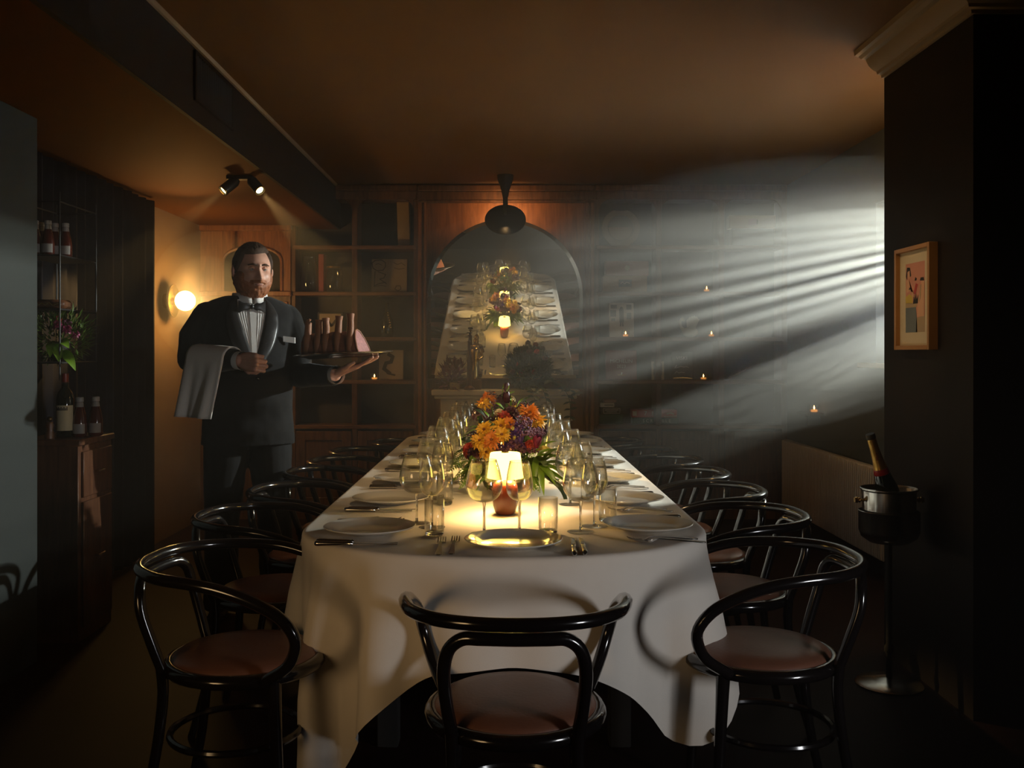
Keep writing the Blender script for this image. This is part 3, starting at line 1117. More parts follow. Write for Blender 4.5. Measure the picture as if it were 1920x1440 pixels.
def fork_mesh():
    mb = MB()
    def bar(pts, w, h):
        vs_ = []
        for (y, z, ww) in pts:
            vs_ += [(-ww, y, z - h), (ww, y, z - h), (ww, y, z + h), (-ww, y, z + h)]
        fs = []
        for i in range(len(pts) - 1):
            for k in range(4):
                k2 = (k + 1) % 4
                fs.append((i * 4 + k, i * 4 + k2, i * 4 + 4 + k2, i * 4 + 4 + k))
        fs += [(0, 1, 2, 3), tuple(len(vs_) - 4 + k for k in (3, 2, 1, 0))]
        return vs_, fs
    mb.add(*bar([(-0.10, 0.004, 0.0045), (-0.095, 0.004, 0.0085), (-0.08, 0.005, 0.0085), (-0.02, 0.010, 0.0045), (0.03, 0.013, 0.0035), (0.043, 0.010, 0.006), (0.052, 0.006, 0.0115), (0.062, 0.0035, 0.0125)], 0, 0.0014))
    for k in range(4):
        x = -0.0105 + k * 0.007
        v, f = bar([(0.060, 0.0038, 0.0018), (0.08, 0.004, 0.0016), (0.098, 0.009, 0.0014), (0.104, 0.012, 0.0008)], 0, 0.0012)
        mb.add([(p[0] + x, p[1], p[2]) for p in v], f)
    return mb


def knife_mesh():
    mb = MB()
    mb.tube([(0, -0.115, 0.0075), (0, -0.112, 0.0075), (0, -0.105, 0.0075), (0, -0.03, 0.007), (0, -0.018, 0.0065), (0, -0.014, 0.0065), (0, -0.008, 0.006)],
            [0.004, 0.0068, 0.0078, 0.0066, 0.006, 0.0075, 0.0045], 10)
    pts = [(-0.01, 0.0045), (0.02, 0.0075), (0.07, 0.0085), (0.10, 0.0065), (0.115, 0.002)]
    vs_ = []
    for (y, w) in pts:
        vs_ += [(-0.0045, y, 0.0028), (w, y, 0.0028), (w, y, 0.0042), (-0.0045, y, 0.005)]
    fs = [(0, 1, 2, 3), (19, 18, 17, 16)]
    for i in range(4):
        for k in range(4):
            k2 = (k + 1) % 4
            fs.append((i * 4 + k, i * 4 + k2, i * 4 + 4 + k2, i * 4 + 4 + k))
    mb.add(vs_, fs)
    return mb


def make_wine_glass(name, bowl_r, bowl_z, rim_r, h, stem, label):
    g = thing(name, label, 'wine glass')
    z0 = stem
    prof = []
    for i in range(15):
        t = i / 14
        if t < 0.5:
            q = t / 0.5
            r = bowl_r * math.sin(q * PI / 2) ** 0.75
            z = z0 + (bowl_z - z0) * (1 - math.cos(q * PI / 2))
        else:
            q = (t - 0.5) / 0.5
            r = bowl_r + (rim_r - bowl_r) * q ** 1.55
            z = bowl_z + (h - bowl_z) * q
        prof.append((max(r, 0.004), z))
    inner = [(max(r - 0.0011, 0.001), z + (0.0011 if k < 5 else 0.0)) for k, (r, z) in enumerate(prof)]
    MB().lathe(prof + inner[::-1], 40, cap=False).build('bowl', 'crystal', g, angle=180)
    MB().lathe([(0.0, 0.004), (0.0045, 0.006), (0.0038, 0.02), (0.0036, z0 - 0.02), (0.0055, z0 - 0.003), (0.004, z0 + 0.001), (0.0, z0 + 0.0015)], 16).build('stem', 'stem_glass', g, angle=180)
    MB().lathe([(0.0, 0.0), (0.040, 0.0), (0.041, 0.001), (0.036, 0.0022), (0.012, 0.0045), (0.0, 0.0065)], 40).build('foot', 'crystal', g, angle=60)
    return g


def make_tumbler(label):
    g = thing('water_tumbler', label, 'tumbler')
    MB().lathe([(0.0265, 0.008), (0.0285, 0.016), (0.0292, 0.05), (0.0290, 0.108), (0.0276, 0.108), (0.0276, 0.05), (0.0268, 0.016), (0.025, 0.010)], 40, cap=False).build('wall', 'crystal', g, angle=180)
    MB().lathe([(0.0, 0.0), (0.024, 0.0), (0.027, 0.004), (0.0275, 0.010), (0.024, 0.0125), (0.0, 0.0115)], 40).build('base', 'stem_glass', g, angle=60)
    return g


protos = {}
seats = [('near end', None, 0.026, 2.665, 0.0)]
YS = [2.88, 3.43, 3.98, 4.52, 5.07, 5.61, 6.12]
for i, y in enumerate(YS):
    seats.append(('left', i, -0.405 if i else -0.40, y - (0.02 if i == 0 else 0), -90.0))
for i, y in enumerate(YS):
    seats.append(('right', i, 0.435, y + (0.03 if i == 0 else 0), 90.0))
seats.append(('far end', None, 0.0, 6.33, 180.0))
CZ = TZ + 0.0006
rj = random.Random(3)
pm = fm = km = None
wg1 = wg2 = tb = None
for side, i, x, y, a in seats:
    if i is None:
        where = 'at the %s of the table' % side
    else:
        where = 'on the %s side of the table, place %s' % (side, ordn[i])
    Mz = Matrix.Translation((x, y, CZ)) @ Matrix.Rotation(R(a), 4, 'Z')

    def put(o, lx, ly, rz=0.0, z=0.0):
        p = Mz @ Vector((lx, ly, 0))
        o.location = (p.x, p.y, CZ + z)
        o.rotation_euler = (0, 0, R(a + rz))
    jit = lambda s: rj.uniform(-s, s)
    if pm is None:
        plate = make_plate()
        pm = plate.data
        fork0 = fork_mesh().build('fork', 'cutlery_steel', angle=40)
        fm = fork0.data
        knife0 = knife_mesh().build('knife', 'cutlery_steel', angle=40)
        km = knife0.data
        first = True
    else:
        plate = link('dinner_plate', pm)
        first = False
    put(plate, 0, 0, jit(20))
    tag(plate, 'white dinner plate ' + where, 'plate', 'white dinner plates')
    for k in range(2):
        o = fork0 if (first and k == 0) else link('fork', fm)
        fy = -0.02 + jit(0.006) - (0.012 if k else 0)
        put(o, -0.165 - 0.036 * k, fy, jit(3) + (0 if side == 'near end' else 4 * (1 - 2 * k)))
        tag(o, 'steel %s fork %s' % ('inner' if k == 0 else 'outer', where), 'fork', 'forks')
    for k in range(2):
        o = knife0 if (first and k == 0) else link('knife', km)
        put(o, 0.165 + 0.026 * k, -0.015 + jit(0.006), jit(2.5))
        tag(o, 'steel %s knife %s' % ('inner' if k == 0 else 'outer', where), 'knife', 'knives')
    if side in ('near end', 'far end'):
        pos = [(-0.085, 0.185), (0.020, 0.20), (0.105, 0.185)]
    elif side == 'left':
        pos = [(-0.165, 0.125), (-0.095, 0.178), (0.035, 0.195)]
    else:
        pos = [(-0.03, 0.205), (0.062, 0.155), (0.145, 0.105)]
    l1 = 'large round wine glass ' + where
    l2 = 'slim white wine glass ' + where
    l3 = 'straight water tumbler ' + where
    if wg1 is None:
        wg1 = make_wine_glass('red_wine_glass', 0.0545, 0.146, 0.037, 0.220, 0.094, l1)
        wg2 = make_wine_glass('white_wine_glass', 0.0405, 0.143, 0.029, 0.214, 0.096, l2)
        tb = make_tumbler(l3)
        gk = {id(g): [o for o in COL.objects if o.parent == g] for g in (wg1, wg2, tb)}
        gs = [wg1, wg2, tb]
        for g, grp in zip(gs, ('red wine glasses', 'white wine glasses', 'water tumblers')):
            g['group'] = grp
    else:
        gs = [copy_thing(g, gk[id(g)], (0, 0, 0), 0, lb) for g, lb in ((wg1, l1), (wg2, l2), (tb, l3))]
    for g, (lx, ly) in zip(gs, pos):
        s_ = 0.0 if i in (None, 0) else 0.008
        put(g, lx + jit(s_), ly + jit(s_))

# ------------------------------------------------------------------ table lamps
def make_lamp(label, loc):
    t = thing('table_lamp', label, 'lamp', loc, 0, 'cordless table lamps')
    MB().lathe([(0.0, 0.0), (0.027, 0.0), (0.034, 0.008), (0.0405, 0.03), (0.0435, 0.06), (0.043, 0.085), (0.038, 0.102), (0.028, 0.113), (0.016, 0.117), (0.0, 0.118)], 40).build('base', 'lamp_ceramic', t, angle=80)
    MB().tube([(0, 0, 0.117), (0, 0, 0.186)], 0.006, 12).build('stem', 'brass', t)
    MB().lathe([(0.0605, 0.122), (0.0505, 0.202), (0.048, 0.205), (0.0, 0.205)], 48, cap=False).build('shade', 'lamp_shade', t, angle=40)
    MB().lathe([(0.0, 0.2055), (0.013, 0.2055), (0.012, 0.210), (0.0, 0.211)], 20).build('shade_knob', 'brass', t)
    return t


for (y, lb) in ((3.19, 'glowing small table lamp with a red ceramic base, nearest the camera'), (4.30, 'glowing small table lamp in the middle of the table between two flower arrangements'),
                (5.25, 'glowing small table lamp at the far end of the table nearest the mirror')):
    make_lamp(lb, (0.004, y, CZ))
    lamp('POINT', 'table_lamp_light', (0.030, y - 0.012, CZ + 0.146), 6.0, (1.0, 0.62, 0.25), 0.018)
    lamp('POINT', 'table_lamp_light', (-0.030, y + 0.012, CZ + 0.146), 6.0, (1.0, 0.62, 0.25), 0.018)

# ------------------------------------------------------------------ flowers
def petal_mesh(mb, L, Wd, curl, tilt_, az, base=0.004, cup=0.2, M=None, nu=3, nv=5, zb=0.0):
    """one curved petal: starts at radius `base`, rises by `tilt_`, curls by `curl`"""
    ca, sa = math.cos(az), math.sin(az)

    def fn(u, v):
        t = v / (nv - 1)
        q = -1 + 2 * u / (nu - 1)
        w_ = Wd * math.sin(min(1, 0.12 + 0.95 * t) * PI) ** 0.6 * (0.55 + 0.45 * t)
        ang = tilt_ - curl * t
        r = base + L * t * math.cos(ang)
        z = zb + L * t * math.sin(ang) + cup * q * q * w_
        y = q * w_
        return (r * ca - y * sa, r * sa + y * ca, z)
    mb.grid(fn, nu, nv, M=M)
    return mb


def face_to(p, d):
    return Matrix.Translation(p) @ Vector(d).to_track_quat('Z', 'Y').to_matrix().to_4x4()


def daisy(parent, p, d, size, mname, rows_=3, npet=17, seed=0):
    rr = random.Random(seed)
    M_ = face_to(p, d)
    mb = MB()
    for k in range(rows_):
        for i in range(npet):
            az = 2 * PI * (i + 0.5 * k) / npet + rr.uniform(-0.1, 0.1)
            petal_mesh(mb, size * (1 - 0.17 * k) * rr.uniform(0.85, 1.12), size * 0.165, 0.6 + rr.uniform(-0.5, 0.6), 0.30 + 0.36 * k + rr.uniform(-0.22, 0.25), az, size * 0.14, 0.3, M_, zb=0.002 * k)
    o = mb.build('flower_head', mname, parent, angle=180)
    MB().ball((0, 0, 0.004), (size * 0.17, size * 0.17, size * 0.14), 10, 6, M_).build('flower_heart', 'flower_heart', o)
    return o


def ball_flower(parent, p, d, size, mname, layers=5, seed=0):
    rr = random.Random(seed)
    M_ = face_to(p, d)
    mb = MB()
    for k in range(layers):
        npet = 5 + 2 * k
        for i in range(npet):
            az = 2 * PI * i / npet + k * 0.7 + rr.uniform(-0.15, 0.15)
            petal_mesh(mb, size * (0.55 + 0.12 * k), size * 0.34, 1.1 - 0.35 * (layers - 1 - k) / layers, 1.45 - 0.30 * k, az, size * (0.05 + 0.05 * k), 0.5, M_, zb=-size * 0.1 * k)
    return mb.build('flower_head', mname, parent, angle=180)


def tulip(parent, p, d, size, mname, seed=0):
    rr = random.Random(seed)
    M_ = face_to(p, d)
    mb = MB()
    for k in range(6):
        az = 2 * PI * k / 6 + rr.uniform(-0.1, 0.1)
        ca, sa = math.cos(az), math.sin(az)

        def fn(u, v, ca=ca, sa=sa, k=k):
            t = v / 6
            q = -1 + 2 * u / 4
            r = size * (0.06 + 0.40 * math.sin(min(t * 1.15, 1.2) * PI / 1.75)) * (1.0 if k % 2 else 0.88)
            r *= (1 - 0.35 * max(0, t - 0.55))
            w_ = size * 0.36 * math.sin(min(1, 0.15 + 0.85 * t) * PI) ** 0.55
            y = q * w_
            x = r - 0.28 * q * q * w_
            return (x * ca - y * sa, x * sa + y * ca, size * 1.25 * t)
        mb.grid(fn, 5, 7, M=M_)
    return mb.build('tulip', mname, parent, angle=180)


LEAFR = random.Random(77)


def leaf(parent, pts, w, mname, name='leaf', fold_=0.25, roll=None):
    if roll is None:
        roll = LEAFR.uniform(0.2, 0.95)
    P = catmull(pts, 4)
    m = len(P)
    mb = MB()
    vs_, fs = [], []
    for i in range(m):
        t = i / (m - 1)
        T = (P[min(i + 1, m - 1)] - P[max(i - 1, 0)]).normalized()
        Sd = T.cross(Vector((0, 0, 1)))
        Sd = Sd.normalized() if Sd.length > 1e-3 else Vector((1, 0, 0))
        Up = Sd.cross(T)
        s2 = Sd * math.cos(roll) + Up * math.sin(roll)
        s3 = Sd * math.cos(roll) - Up * math.sin(roll)
        Sd = s2 if s2.cross(T).y < s3.cross(T).y else s3
        Up = Sd.cross(T)
        ww = w * math.sin(PI * (0.03 + 0.95 * t) ** 0.85)
        vs_ += [P[i] - Sd * ww + Up * ww * fold_, P[i], P[i] + Sd * ww + Up * ww * fold_]
    for i in range(m - 1):
        a = i * 3
        fs += [(a, a + 1, a + 4, a + 3), (a + 1, a + 2, a + 5, a + 4)]
    mb.add(vs_, fs)
    return mb.build(name, mname, parent, angle=180)


def fern(parent, pts, w, mname):
    P = catmull(pts, 7)
    m = len(P)
    mb = MB()
    mb.tube(P, [0.0014, 0.0006], 5)
    rl = LEAFR.uniform(0.2, 0.8)
    for i in range(2, m):
        t = i / (m - 1)
        T = (P[min(i + 1, m - 1)] - P[max(i - 1, 0)]).normalized()
        Sd = T.cross(Vector((0, 0, 1)))
        Sd = Sd.normalized() if Sd.length > 1e-3 else Vector((1, 0, 0))
        U_ = Sd.cross(T)
        Sd = (Sd * math.cos(rl) + U_ * math.sin(rl)) if Sd.cross(T).z * T.x >= 0 else (Sd * math.cos(rl) - U_ * math.sin(rl))
        ww = w * math.sin(PI * (0.1 + 0.86 * t))
        for sg in (-1, 1):
            d = (Sd * sg + T * 0.5).normalized()
            q = P[i] + d * ww
            n_ = T * (w * 0.13)
            md_ = P[i] + d * ww * 0.5 + Vector((0, 0, ww * 0.12))
            mb.add([P[i], md_ - n_, q - Vector((0, 0, ww * 0.15)), md_ + n_], [(0, 1, 2, 3)])
    return mb.build('fern_frond', mname, parent, angle=180)


def sprig_cloud(parent, items, mname, seed, name='filler_blossom', size=0.0035, count=60):
    """airy clusters of tiny blossoms on thread-thin stalks"""
    rr = random.Random(seed)
    mb = MB()
    for (c, r) in items:
        c = Vector(c)
        root_ = c * 0.45
        for k in range(count):
            v = Vector((rr.gauss(0, 1), rr.gauss(0, 1), rr.gauss(0, 1))).normalized() * r * rr.uniform(0.35, 1.0)
            v.z = abs(v.z) * 0.8 - r * 0.15
            p = c + v
            s_ = size * rr.uniform(0.6, 1.3)
            mb.add([p + Vector((s_, 0, 0)), p + Vector((-s_, 0, 0)), p + Vector((0, s_, 0)), p + Vector((0, -s_, 0)), p + Vector((0, 0, s_)), p - Vector((0, 0, s_))],
                   [(0, 2, 4), (2, 1, 4), (1, 3, 4), (3, 0, 4), (2, 0, 5), (1, 2, 5), (3, 1, 5), (0, 3, 5)])
            if k % 4 == 0:
                q = c + v * 0.15
                e = Vector((0.0005, 0.0005, 0))
                mb.add([q - e, q + e, p + e, p - e], [(0, 1, 2, 3)])
    o = mb.build(name, mname, parent, smooth=False)
    o['kind'] = 'stuff'
    return o


def arrangement(label, loc, rz, trail_right=True, seed=1):
    g = thing('flower_arrangement', label, 'flowers', loc, rz, 'flower arrangements on the table')
    rr = random.Random(seed)
    # low dark bowl and wet moss
    MB().lathe([(0.0, 0.0), (0.05, 0.0), (0.085, 0.02), (0.095, 0.05), (0.090, 0.052), (0.0, 0.045)], 32).build('bowl', 'card_dark', g)
    MB().ball((0, 0, 0.055), (0.085, 0.085, 0.055), 20, 12).build('moss', 'leaf_dark', g)
    K = 3.62 / 1800

    def q(px_, py_, y=0.0):
        return Vector(((px_ - 949) * K, y, CAMZ - (py_ - 660) * K - CZ))
    up = Vector((0, -0.75, 0.5))
    # amber and orange daisies
    for k, (px_, py_, y, sz, mn) in enumerate([
            (908, 806, -0.10, 0.030, 'petal_amber'), (939, 800, -0.09, 0.031, 'petal_amber'), (900, 826, -0.12, 0.030, 'petal_amber'), (922, 824, -0.13, 0.032, 'petal_orange'),
            (941, 815, -0.12, 0.029, 'petal_amber'), (912, 847, -0.13, 0.024, 'petal_amber'), (994, 777, -0.03, 0.035, 'petal_orange'), (1006, 791, -0.02, 0.033, 'petal_amber'),
            (946, 783, -0.05, 0.022, 'petal_red'), (955, 794, -0.09, 0.022, 'petal_orange')]):
        p = q(px_, py_, y)
        d = Vector((p.x * 2.2, -0.7, 0.55 + rr.uniform(-0.1, 0.2)))
        daisy(g, p, d, sz * 1.28, mn, seed=seed * 50 + k)
    for k, (px_, py_, y, sz, mn) in enumerate([(958, 774, -0.03, 0.032, 'petal_dark'), (879, 841, -0.07, 0.030, 'petal_red'), (886, 848, -0.09, 0.026, 'petal_dark'), (936, 775, -0.02, 0.020, 'petal_cream'),
                                                (969, 811, -0.11, 0.028, 'petal_violet'), (995, 829, -0.12, 0.018, 'petal_red'), (1018, 806, 0.05, 0.03, 'petal_dark')]):
        p = q(px_, py_, y)
        ball_flower(g, p, Vector((p.x * 2, -0.6, 0.6)), sz * 1.15, mn, seed=seed * 70 + k)
    tulip(g, q(1003, 838, -0.11), Vector((0.28, -0.25, 0.9)), 0.040, 'petal_magenta', 1)
    tulip(g, q(951, 758, -0.02), Vector((-0.08, -0.1, 1)), 0.036, 'petal_dark', 2)
    tulip(g, q(961, 806, -0.12), Vector((0.1, -0.3, 0.8)), 0.013, 'petal_yellow', 3)
    tulip(g, q(963, 823, -0.13), Vector((0.25, -0.3, 0.6)), 0.013, 'petal_yellow', 4)
    tulip(g, q(952, 812, -0.12), Vector((0.1, -0.2, 0.9)), 0.014, 'petal_yellow', 5)
    # filler
    sprig_cloud(g, [(q(978, 795, -0.07), 0.05), (q(985, 815, -0.09), 0.055), (q(965, 838, -0.10), 0.05), (q(990, 845, -0.09), 0.045), (q(1005, 815, -0.05), 0.04), (q(940, 845, -0.1), 0.035)], 'petal_mauve', seed, count=150, size=0.0042)
    sprig_cloud(g, [(q(972, 800, -0.09), 0.04), (q(950, 835, -0.11), 0.035), (q(985, 838, -0.10), 0.04)], 'petal_violet', seed + 5, name='violet_blossom', count=60, size=0.004)
    sprig_cloud(g, [(q(928, 790, -0.03), 0.035), (q(890, 818, -0.05), 0.035), (q(985, 765, 0.0), 0.03)], 'petal_dark', seed + 9, name='dark_blossom', count=60)
    # dense leafy heart of the arrangement
    mb = MB()
    for k in range(640):
        v = Vector((rr.gauss(0, 1), rr.gauss(0, 1), rr.gauss(0, 1))).normalized() * rr.uniform(0.6, 1.0)
        c = Vector((v.x * 0.112, v.y * 0.10, 0.150 + v.z * 0.125))
        M_ = face_to(c, v + Vector((rr.uniform(-.8, .8), rr.uniform(-.8, .8), rr.uniform(-.3, .9))))
        a_ = rr.uniform(0.010, 0.020)
        mb.add([(-a_ * .4, 0, 0), (0, -a_, 0.002), (a_ * .4, 0, 0), (0, a_, 0.002)], [(0, 1, 2, 3)], M_)
    o = mb.build('foliage', 'fern_green', g, smooth=False)
    o['kind'] = 'stuff'
    # stems
    mb = MB()
    for (px_, py_, y) in ((951, 758, -0.02), (1003, 838, -0.11), (939, 800, -0.09), (994, 777, -0.03), (900, 826, -0.12)):
        p = q(px_, py_, y)
        mb.tube(catmull([(0, 0, 0.06), p * 0.6 + Vector((0, 0, 0.02)), p], 4), 0.0018, 6)
    o = mb.build('stems', 'leaf_green', g)
    o['kind'] = 'stuff'
    # broad leaves: palmate fatsia on the right, ruscus at the upper left
    for (bx, by, y) in ((1010, 872, -0.10),):
        b0 = q(bx, by, y)
        for (ex, ey, yy, w_) in ((1066, 858, -0.06, 0.012), (1072, 878, -0.12, 0.015), (1066, 897, -0.17, 0.016), (1046, 912, -0.20, 0.016), (1018, 922, -0.20, 0.015), (1056, 845, 0.0, 0.010)):
            e = q(ex, ey, yy)
            m_ = (b0 + e) / 2 + Vector((0, 0, 0.018))
            leaf(g, [b0, m_, e], w_ * 0.85, rr.choice(('leaf_green', 'fern_green', 'leaf_dark')), roll=rr.uniform(0.1, 0.6))
    b0 = q(1006, 858, -0.06)
    for (ex, ey, yy, w_) in ((1046, 850, -0.02, 0.010), (1058, 868, -0.05, 0.012), (1030, 886, -0.14, 0.014), (1000, 905, -0.18, 0.014)):
        e = q(ex, ey, yy)
        leaf(g, [b0, (b0 + e) / 2 + Vector((0, 0, 0.015)), e], w_ * 0.9, rr.choice(('leaf_green', 'fern_green')), roll=rr.uniform(0.1, 0.7))
    leaf(g, [q(1012, 885, -0.14), q(1045, 905, -0.19), q(1056, 925, -0.2), q(1060, 946, -0.205)], 0.010, 'leaf_dark')
    for (x0, y0_, x1, y1_, yy, w_, mn) in ((925, 800, 905, 772, 0.0, 0.006, 'leaf_green'), (912, 790, 888, 770, 0.02, 0.010, 'leaf_dark'), (905, 800, 893, 785, 0.02, 0.010, 'leaf_green'), (900, 812, 900, 780, 0.0, 0.008, 'leaf_dark'),
                                           (945, 770, 926, 758, 0.0, 0.006, 'leaf_green'), (950, 768, 941, 742, -0.01, 0.006, 'leaf_green'), (958, 766, 957, 741, -0.01, 0.005, 'leaf_green'), (1005, 842, 1045, 828, -0.08, 0.008, 'leaf_green'),
                                           (1008, 845, 1030, 840, -0.10, 0.009, 'petal_yellow'), (1012, 805, 1030, 794, 0.05, 0.010, 'leaf_dark'), (885, 835, 862, 828, 0.0, 0.012, 'leaf_dark'), (880, 850, 848, 858, 0.02, 0.014, 'leaf_dark'),
                                           (892, 858, 878, 872, -0.1, 0.012, 'leaf_green'), (905, 870, 893, 890, -0.14, 0.012, 'leaf_green'), (900, 885, 888, 908, -0.15, 0.012, 'leaf_green')):
        a_, e = q(x0, y0_, yy), q(x1, y1_, yy)
        leaf(g, [a_, (a_ + e) / 2 + Vector((0, -0.006, 0.006)), e], w_ * 1.25, mn)
    for k in range(56):
        sg = 1 if k % 2 == 0 else -1
        az = rr.uniform(-1.15, 0.75)
        d_ = Vector((sg * math.cos(az), math.sin(az), 0))
        b0 = d_ * 0.075 + Vector((0, 0, rr.uniform(0.06, 0.11)))
        L_ = rr.uniform(0.13, 0.205) if sg > 0 else rr.uniform(0.10, 0.17)
        e = d_ * L_ * 1.15 + Vector((0, 0, rr.uniform(0.02, 0.10)))
        m_ = (b0 + e) / 2 + Vector((0, 0, 0.022))
        if sg > 0:
            leaf(g, [b0, m_, e], rr.uniform(0.011, 0.018), rr.choice(('leaf_green', 'leaf_green', 'fern_green', 'leaf_yellow')))
        else:
            fern(g, [b0, m_, e], rr.uniform(0.034, 0.050), 'leaf_green' if k % 2 else 'fern_green')
    for (x0, y0_, x1, y1_, y0, y1) in ((890, 868, 840, 888, -0.08, -0.02), (895, 880, 848, 902, -0.12, -0.10), (905, 890, 862, 912, -0.14, -0.16), (918, 892, 893, 915, -0.15, -0.19),
                                       (940, 890, 930, 912, -0.15, -0.2), (975, 885, 990, 915, -0.15, -0.2), (885, 858, 845, 872, -0.02, 0.05), (990, 890, 1010, 915, -0.14, -0.2), (870, 890, 838, 880, -0.02, 0.08)):
        a_, e = q(x0, y0_, y0), q(x1, y1_, y1)
        e.z = max(e.z, 0.006)
        fern(g, [a_, (a_ + e) / 2 + Vector((0, 0, 0.02)), e], 0.036, 'leaf_green')
    return g


fa = arrangement('flower arrangement behind the nearest lamp, orange daisies and purple blossom over green leaves', (0.008, 3.72, CZ), 0, seed=1)
fb = dup(fa, (0.01, 4.78, CZ), R(172), 'flower arrangement of orange and purple blooms farther along the table, behind the first')

# ------------------------------------------------------------------ the waiter
def voxel(mb, vox, smooth_it=2, wob=0.0, wfreq=9.0):
    """fuse the closed pieces of a builder into one continuous skin"""
    me = bpy.data.meshes.new('fuse')
    me.from_pydata(mb.v, [], mb.f)
    bm = bmesh.new()
    bm.from_mesh(me)
    bmesh.ops.recalc_face_normals(bm, faces=bm.faces)
    bm.to_mesh(me)
    bm.free()
    o = bpy.data.objects.new('fuse', me)
    COL.objects.link(o)
    m = o.modifiers.new('r', 'REMESH')
    m.mode = 'VOXEL'
    m.voxel_size = vox
    m.use_smooth_shade = True
    if smooth_it:
        q = o.modifiers.new('s', 'SMOOTH')
        q.factor = 0.5
        q.iterations = smooth_it
    dg = bpy.context.evaluated_depsgraph_get()
    out_ = bpy.data.meshes.new_from_object(o.evaluated_get(dg))
    bpy.data.objects.remove(o)
    if wob:
        nrm = [v.normal.copy() for v in out_.vertices]
        for v, nn in zip(out_.vertices, nrm):
            p = v.co * wfreq
            d = noise.noise(Vector((p.x, p.y, p.z * 1.6))) * wob + noise.noise(p * 2.7) * wob * 0.4
            v.co += nn * d
    out_.polygons.foreach_set('use_smooth', [True] * len(out_.polygons))
    return out_


MY = 4.72
MX = (465 - 945) * MY / 1800
man = bpy.data.objects.new('person', bpy.data.meshes.new('person'))


def mp_(px_, py_, dy=0.0):
    """local point of the waiter, dy metres in front of (-) or behind (+) his axis"""
    v = at(px_, py_, MY + dy)
    return v - Vector((MX, MY, 0))


YAW = R(24)
Ry = Matrix.Rotation(YAW, 4, 'Z')
TORSO = [(0.855, 0.218, 0.150, 0.0), (0.95, 0.212, 0.158, -0.008), (1.06, 0.208, 0.170, -0.020), (1.17, 0.208, 0.172, -0.024), (1.28, 0.212, 0.160, -0.015),
         (1.39, 0.226, 0.142, -0.004), (1.46, 0.232, 0.122, 0.004), (1.505, 0.222, 0.104, 0.012), (1.535, 0.185, 0.090, 0.016), (1.556, 0.120, 0.082, 0.016), (1.578, 0.080, 0.074, 0.014)]


def tor(z):
    if z <= TORSO[0][0]:
        return TORSO[0][1:]
    for a_, b_ in zip(TORSO[:-1], TORSO[1:]):
        if z <= b_[0]:
            t = (z - a_[0]) / (b_[0] - a_[0])
            t = t * t * (3 - 2 * t) * 0.5 + t * 0.5
            return tuple(a_[k] * (1 - t) + b_[k] * t for k in (1, 2, 3))
    return TORSO[-1][1:]


def torso_pt(ang, z, off=0.0, shrink=1.0):
    """ang 0 = front middle, positive towards his left (picture right)"""
    a_, b_, c_ = tor(z)
    ex = 2.0 / 2.35
    s_, c = math.sin(ang), math.cos(ang)
    x = (a_ * shrink + off) * math.copysign(abs(s_) ** ex, s_)
    y = -(b_ * shrink + off) * math.copysign(abs(c) ** ex, c) + c_
    return Ry @ Vector((x, y, z))


def torso_loft(mb, shrink=1.0, z0=0.855, z1=1.575, n=48, m=30, off=0.0):
    pts = []
    for j in range(m):
        z = z0 + (z1 - z0) * j / (m - 1)
        pts.append([torso_pt(2 * PI * i / n, z, off, shrink) for i in range(n)])
    vs_ = [p for row in pts for p in row]
    fs = []
    for j in range(m - 1):
        for i in range(n):
            i2 = (i + 1) % n
            fs.append((j * n + i, j * n + i2, (j + 1) * n + i2, (j + 1) * n + i))
    fs.append(tuple(range(n)))
    fs.append(tuple((m - 1) * n + i for i in range(n)))
    return mb.add(vs_, fs)


# joints
SR = Ry @ Vector((-0.205, 0.01, 1.452))
SL = Ry @ Vector((0.205, 0.01, 1.452))
ER = mp_(357, 672, -0.10)
WR = mp_(449, 676, -0.285)
EL = mp_(562, 704, -0.02)
WL = mp_(628, 703, -0.22)
HEADC = Vector((0.031, -0.035, 1.683))
HYAW = R(33)
HM = Matrix.Translation(HEADC) @ Matrix.Rotation(HYAW, 4, 'Z') @ Matrix.Rotation(R(2), 4, 'X')


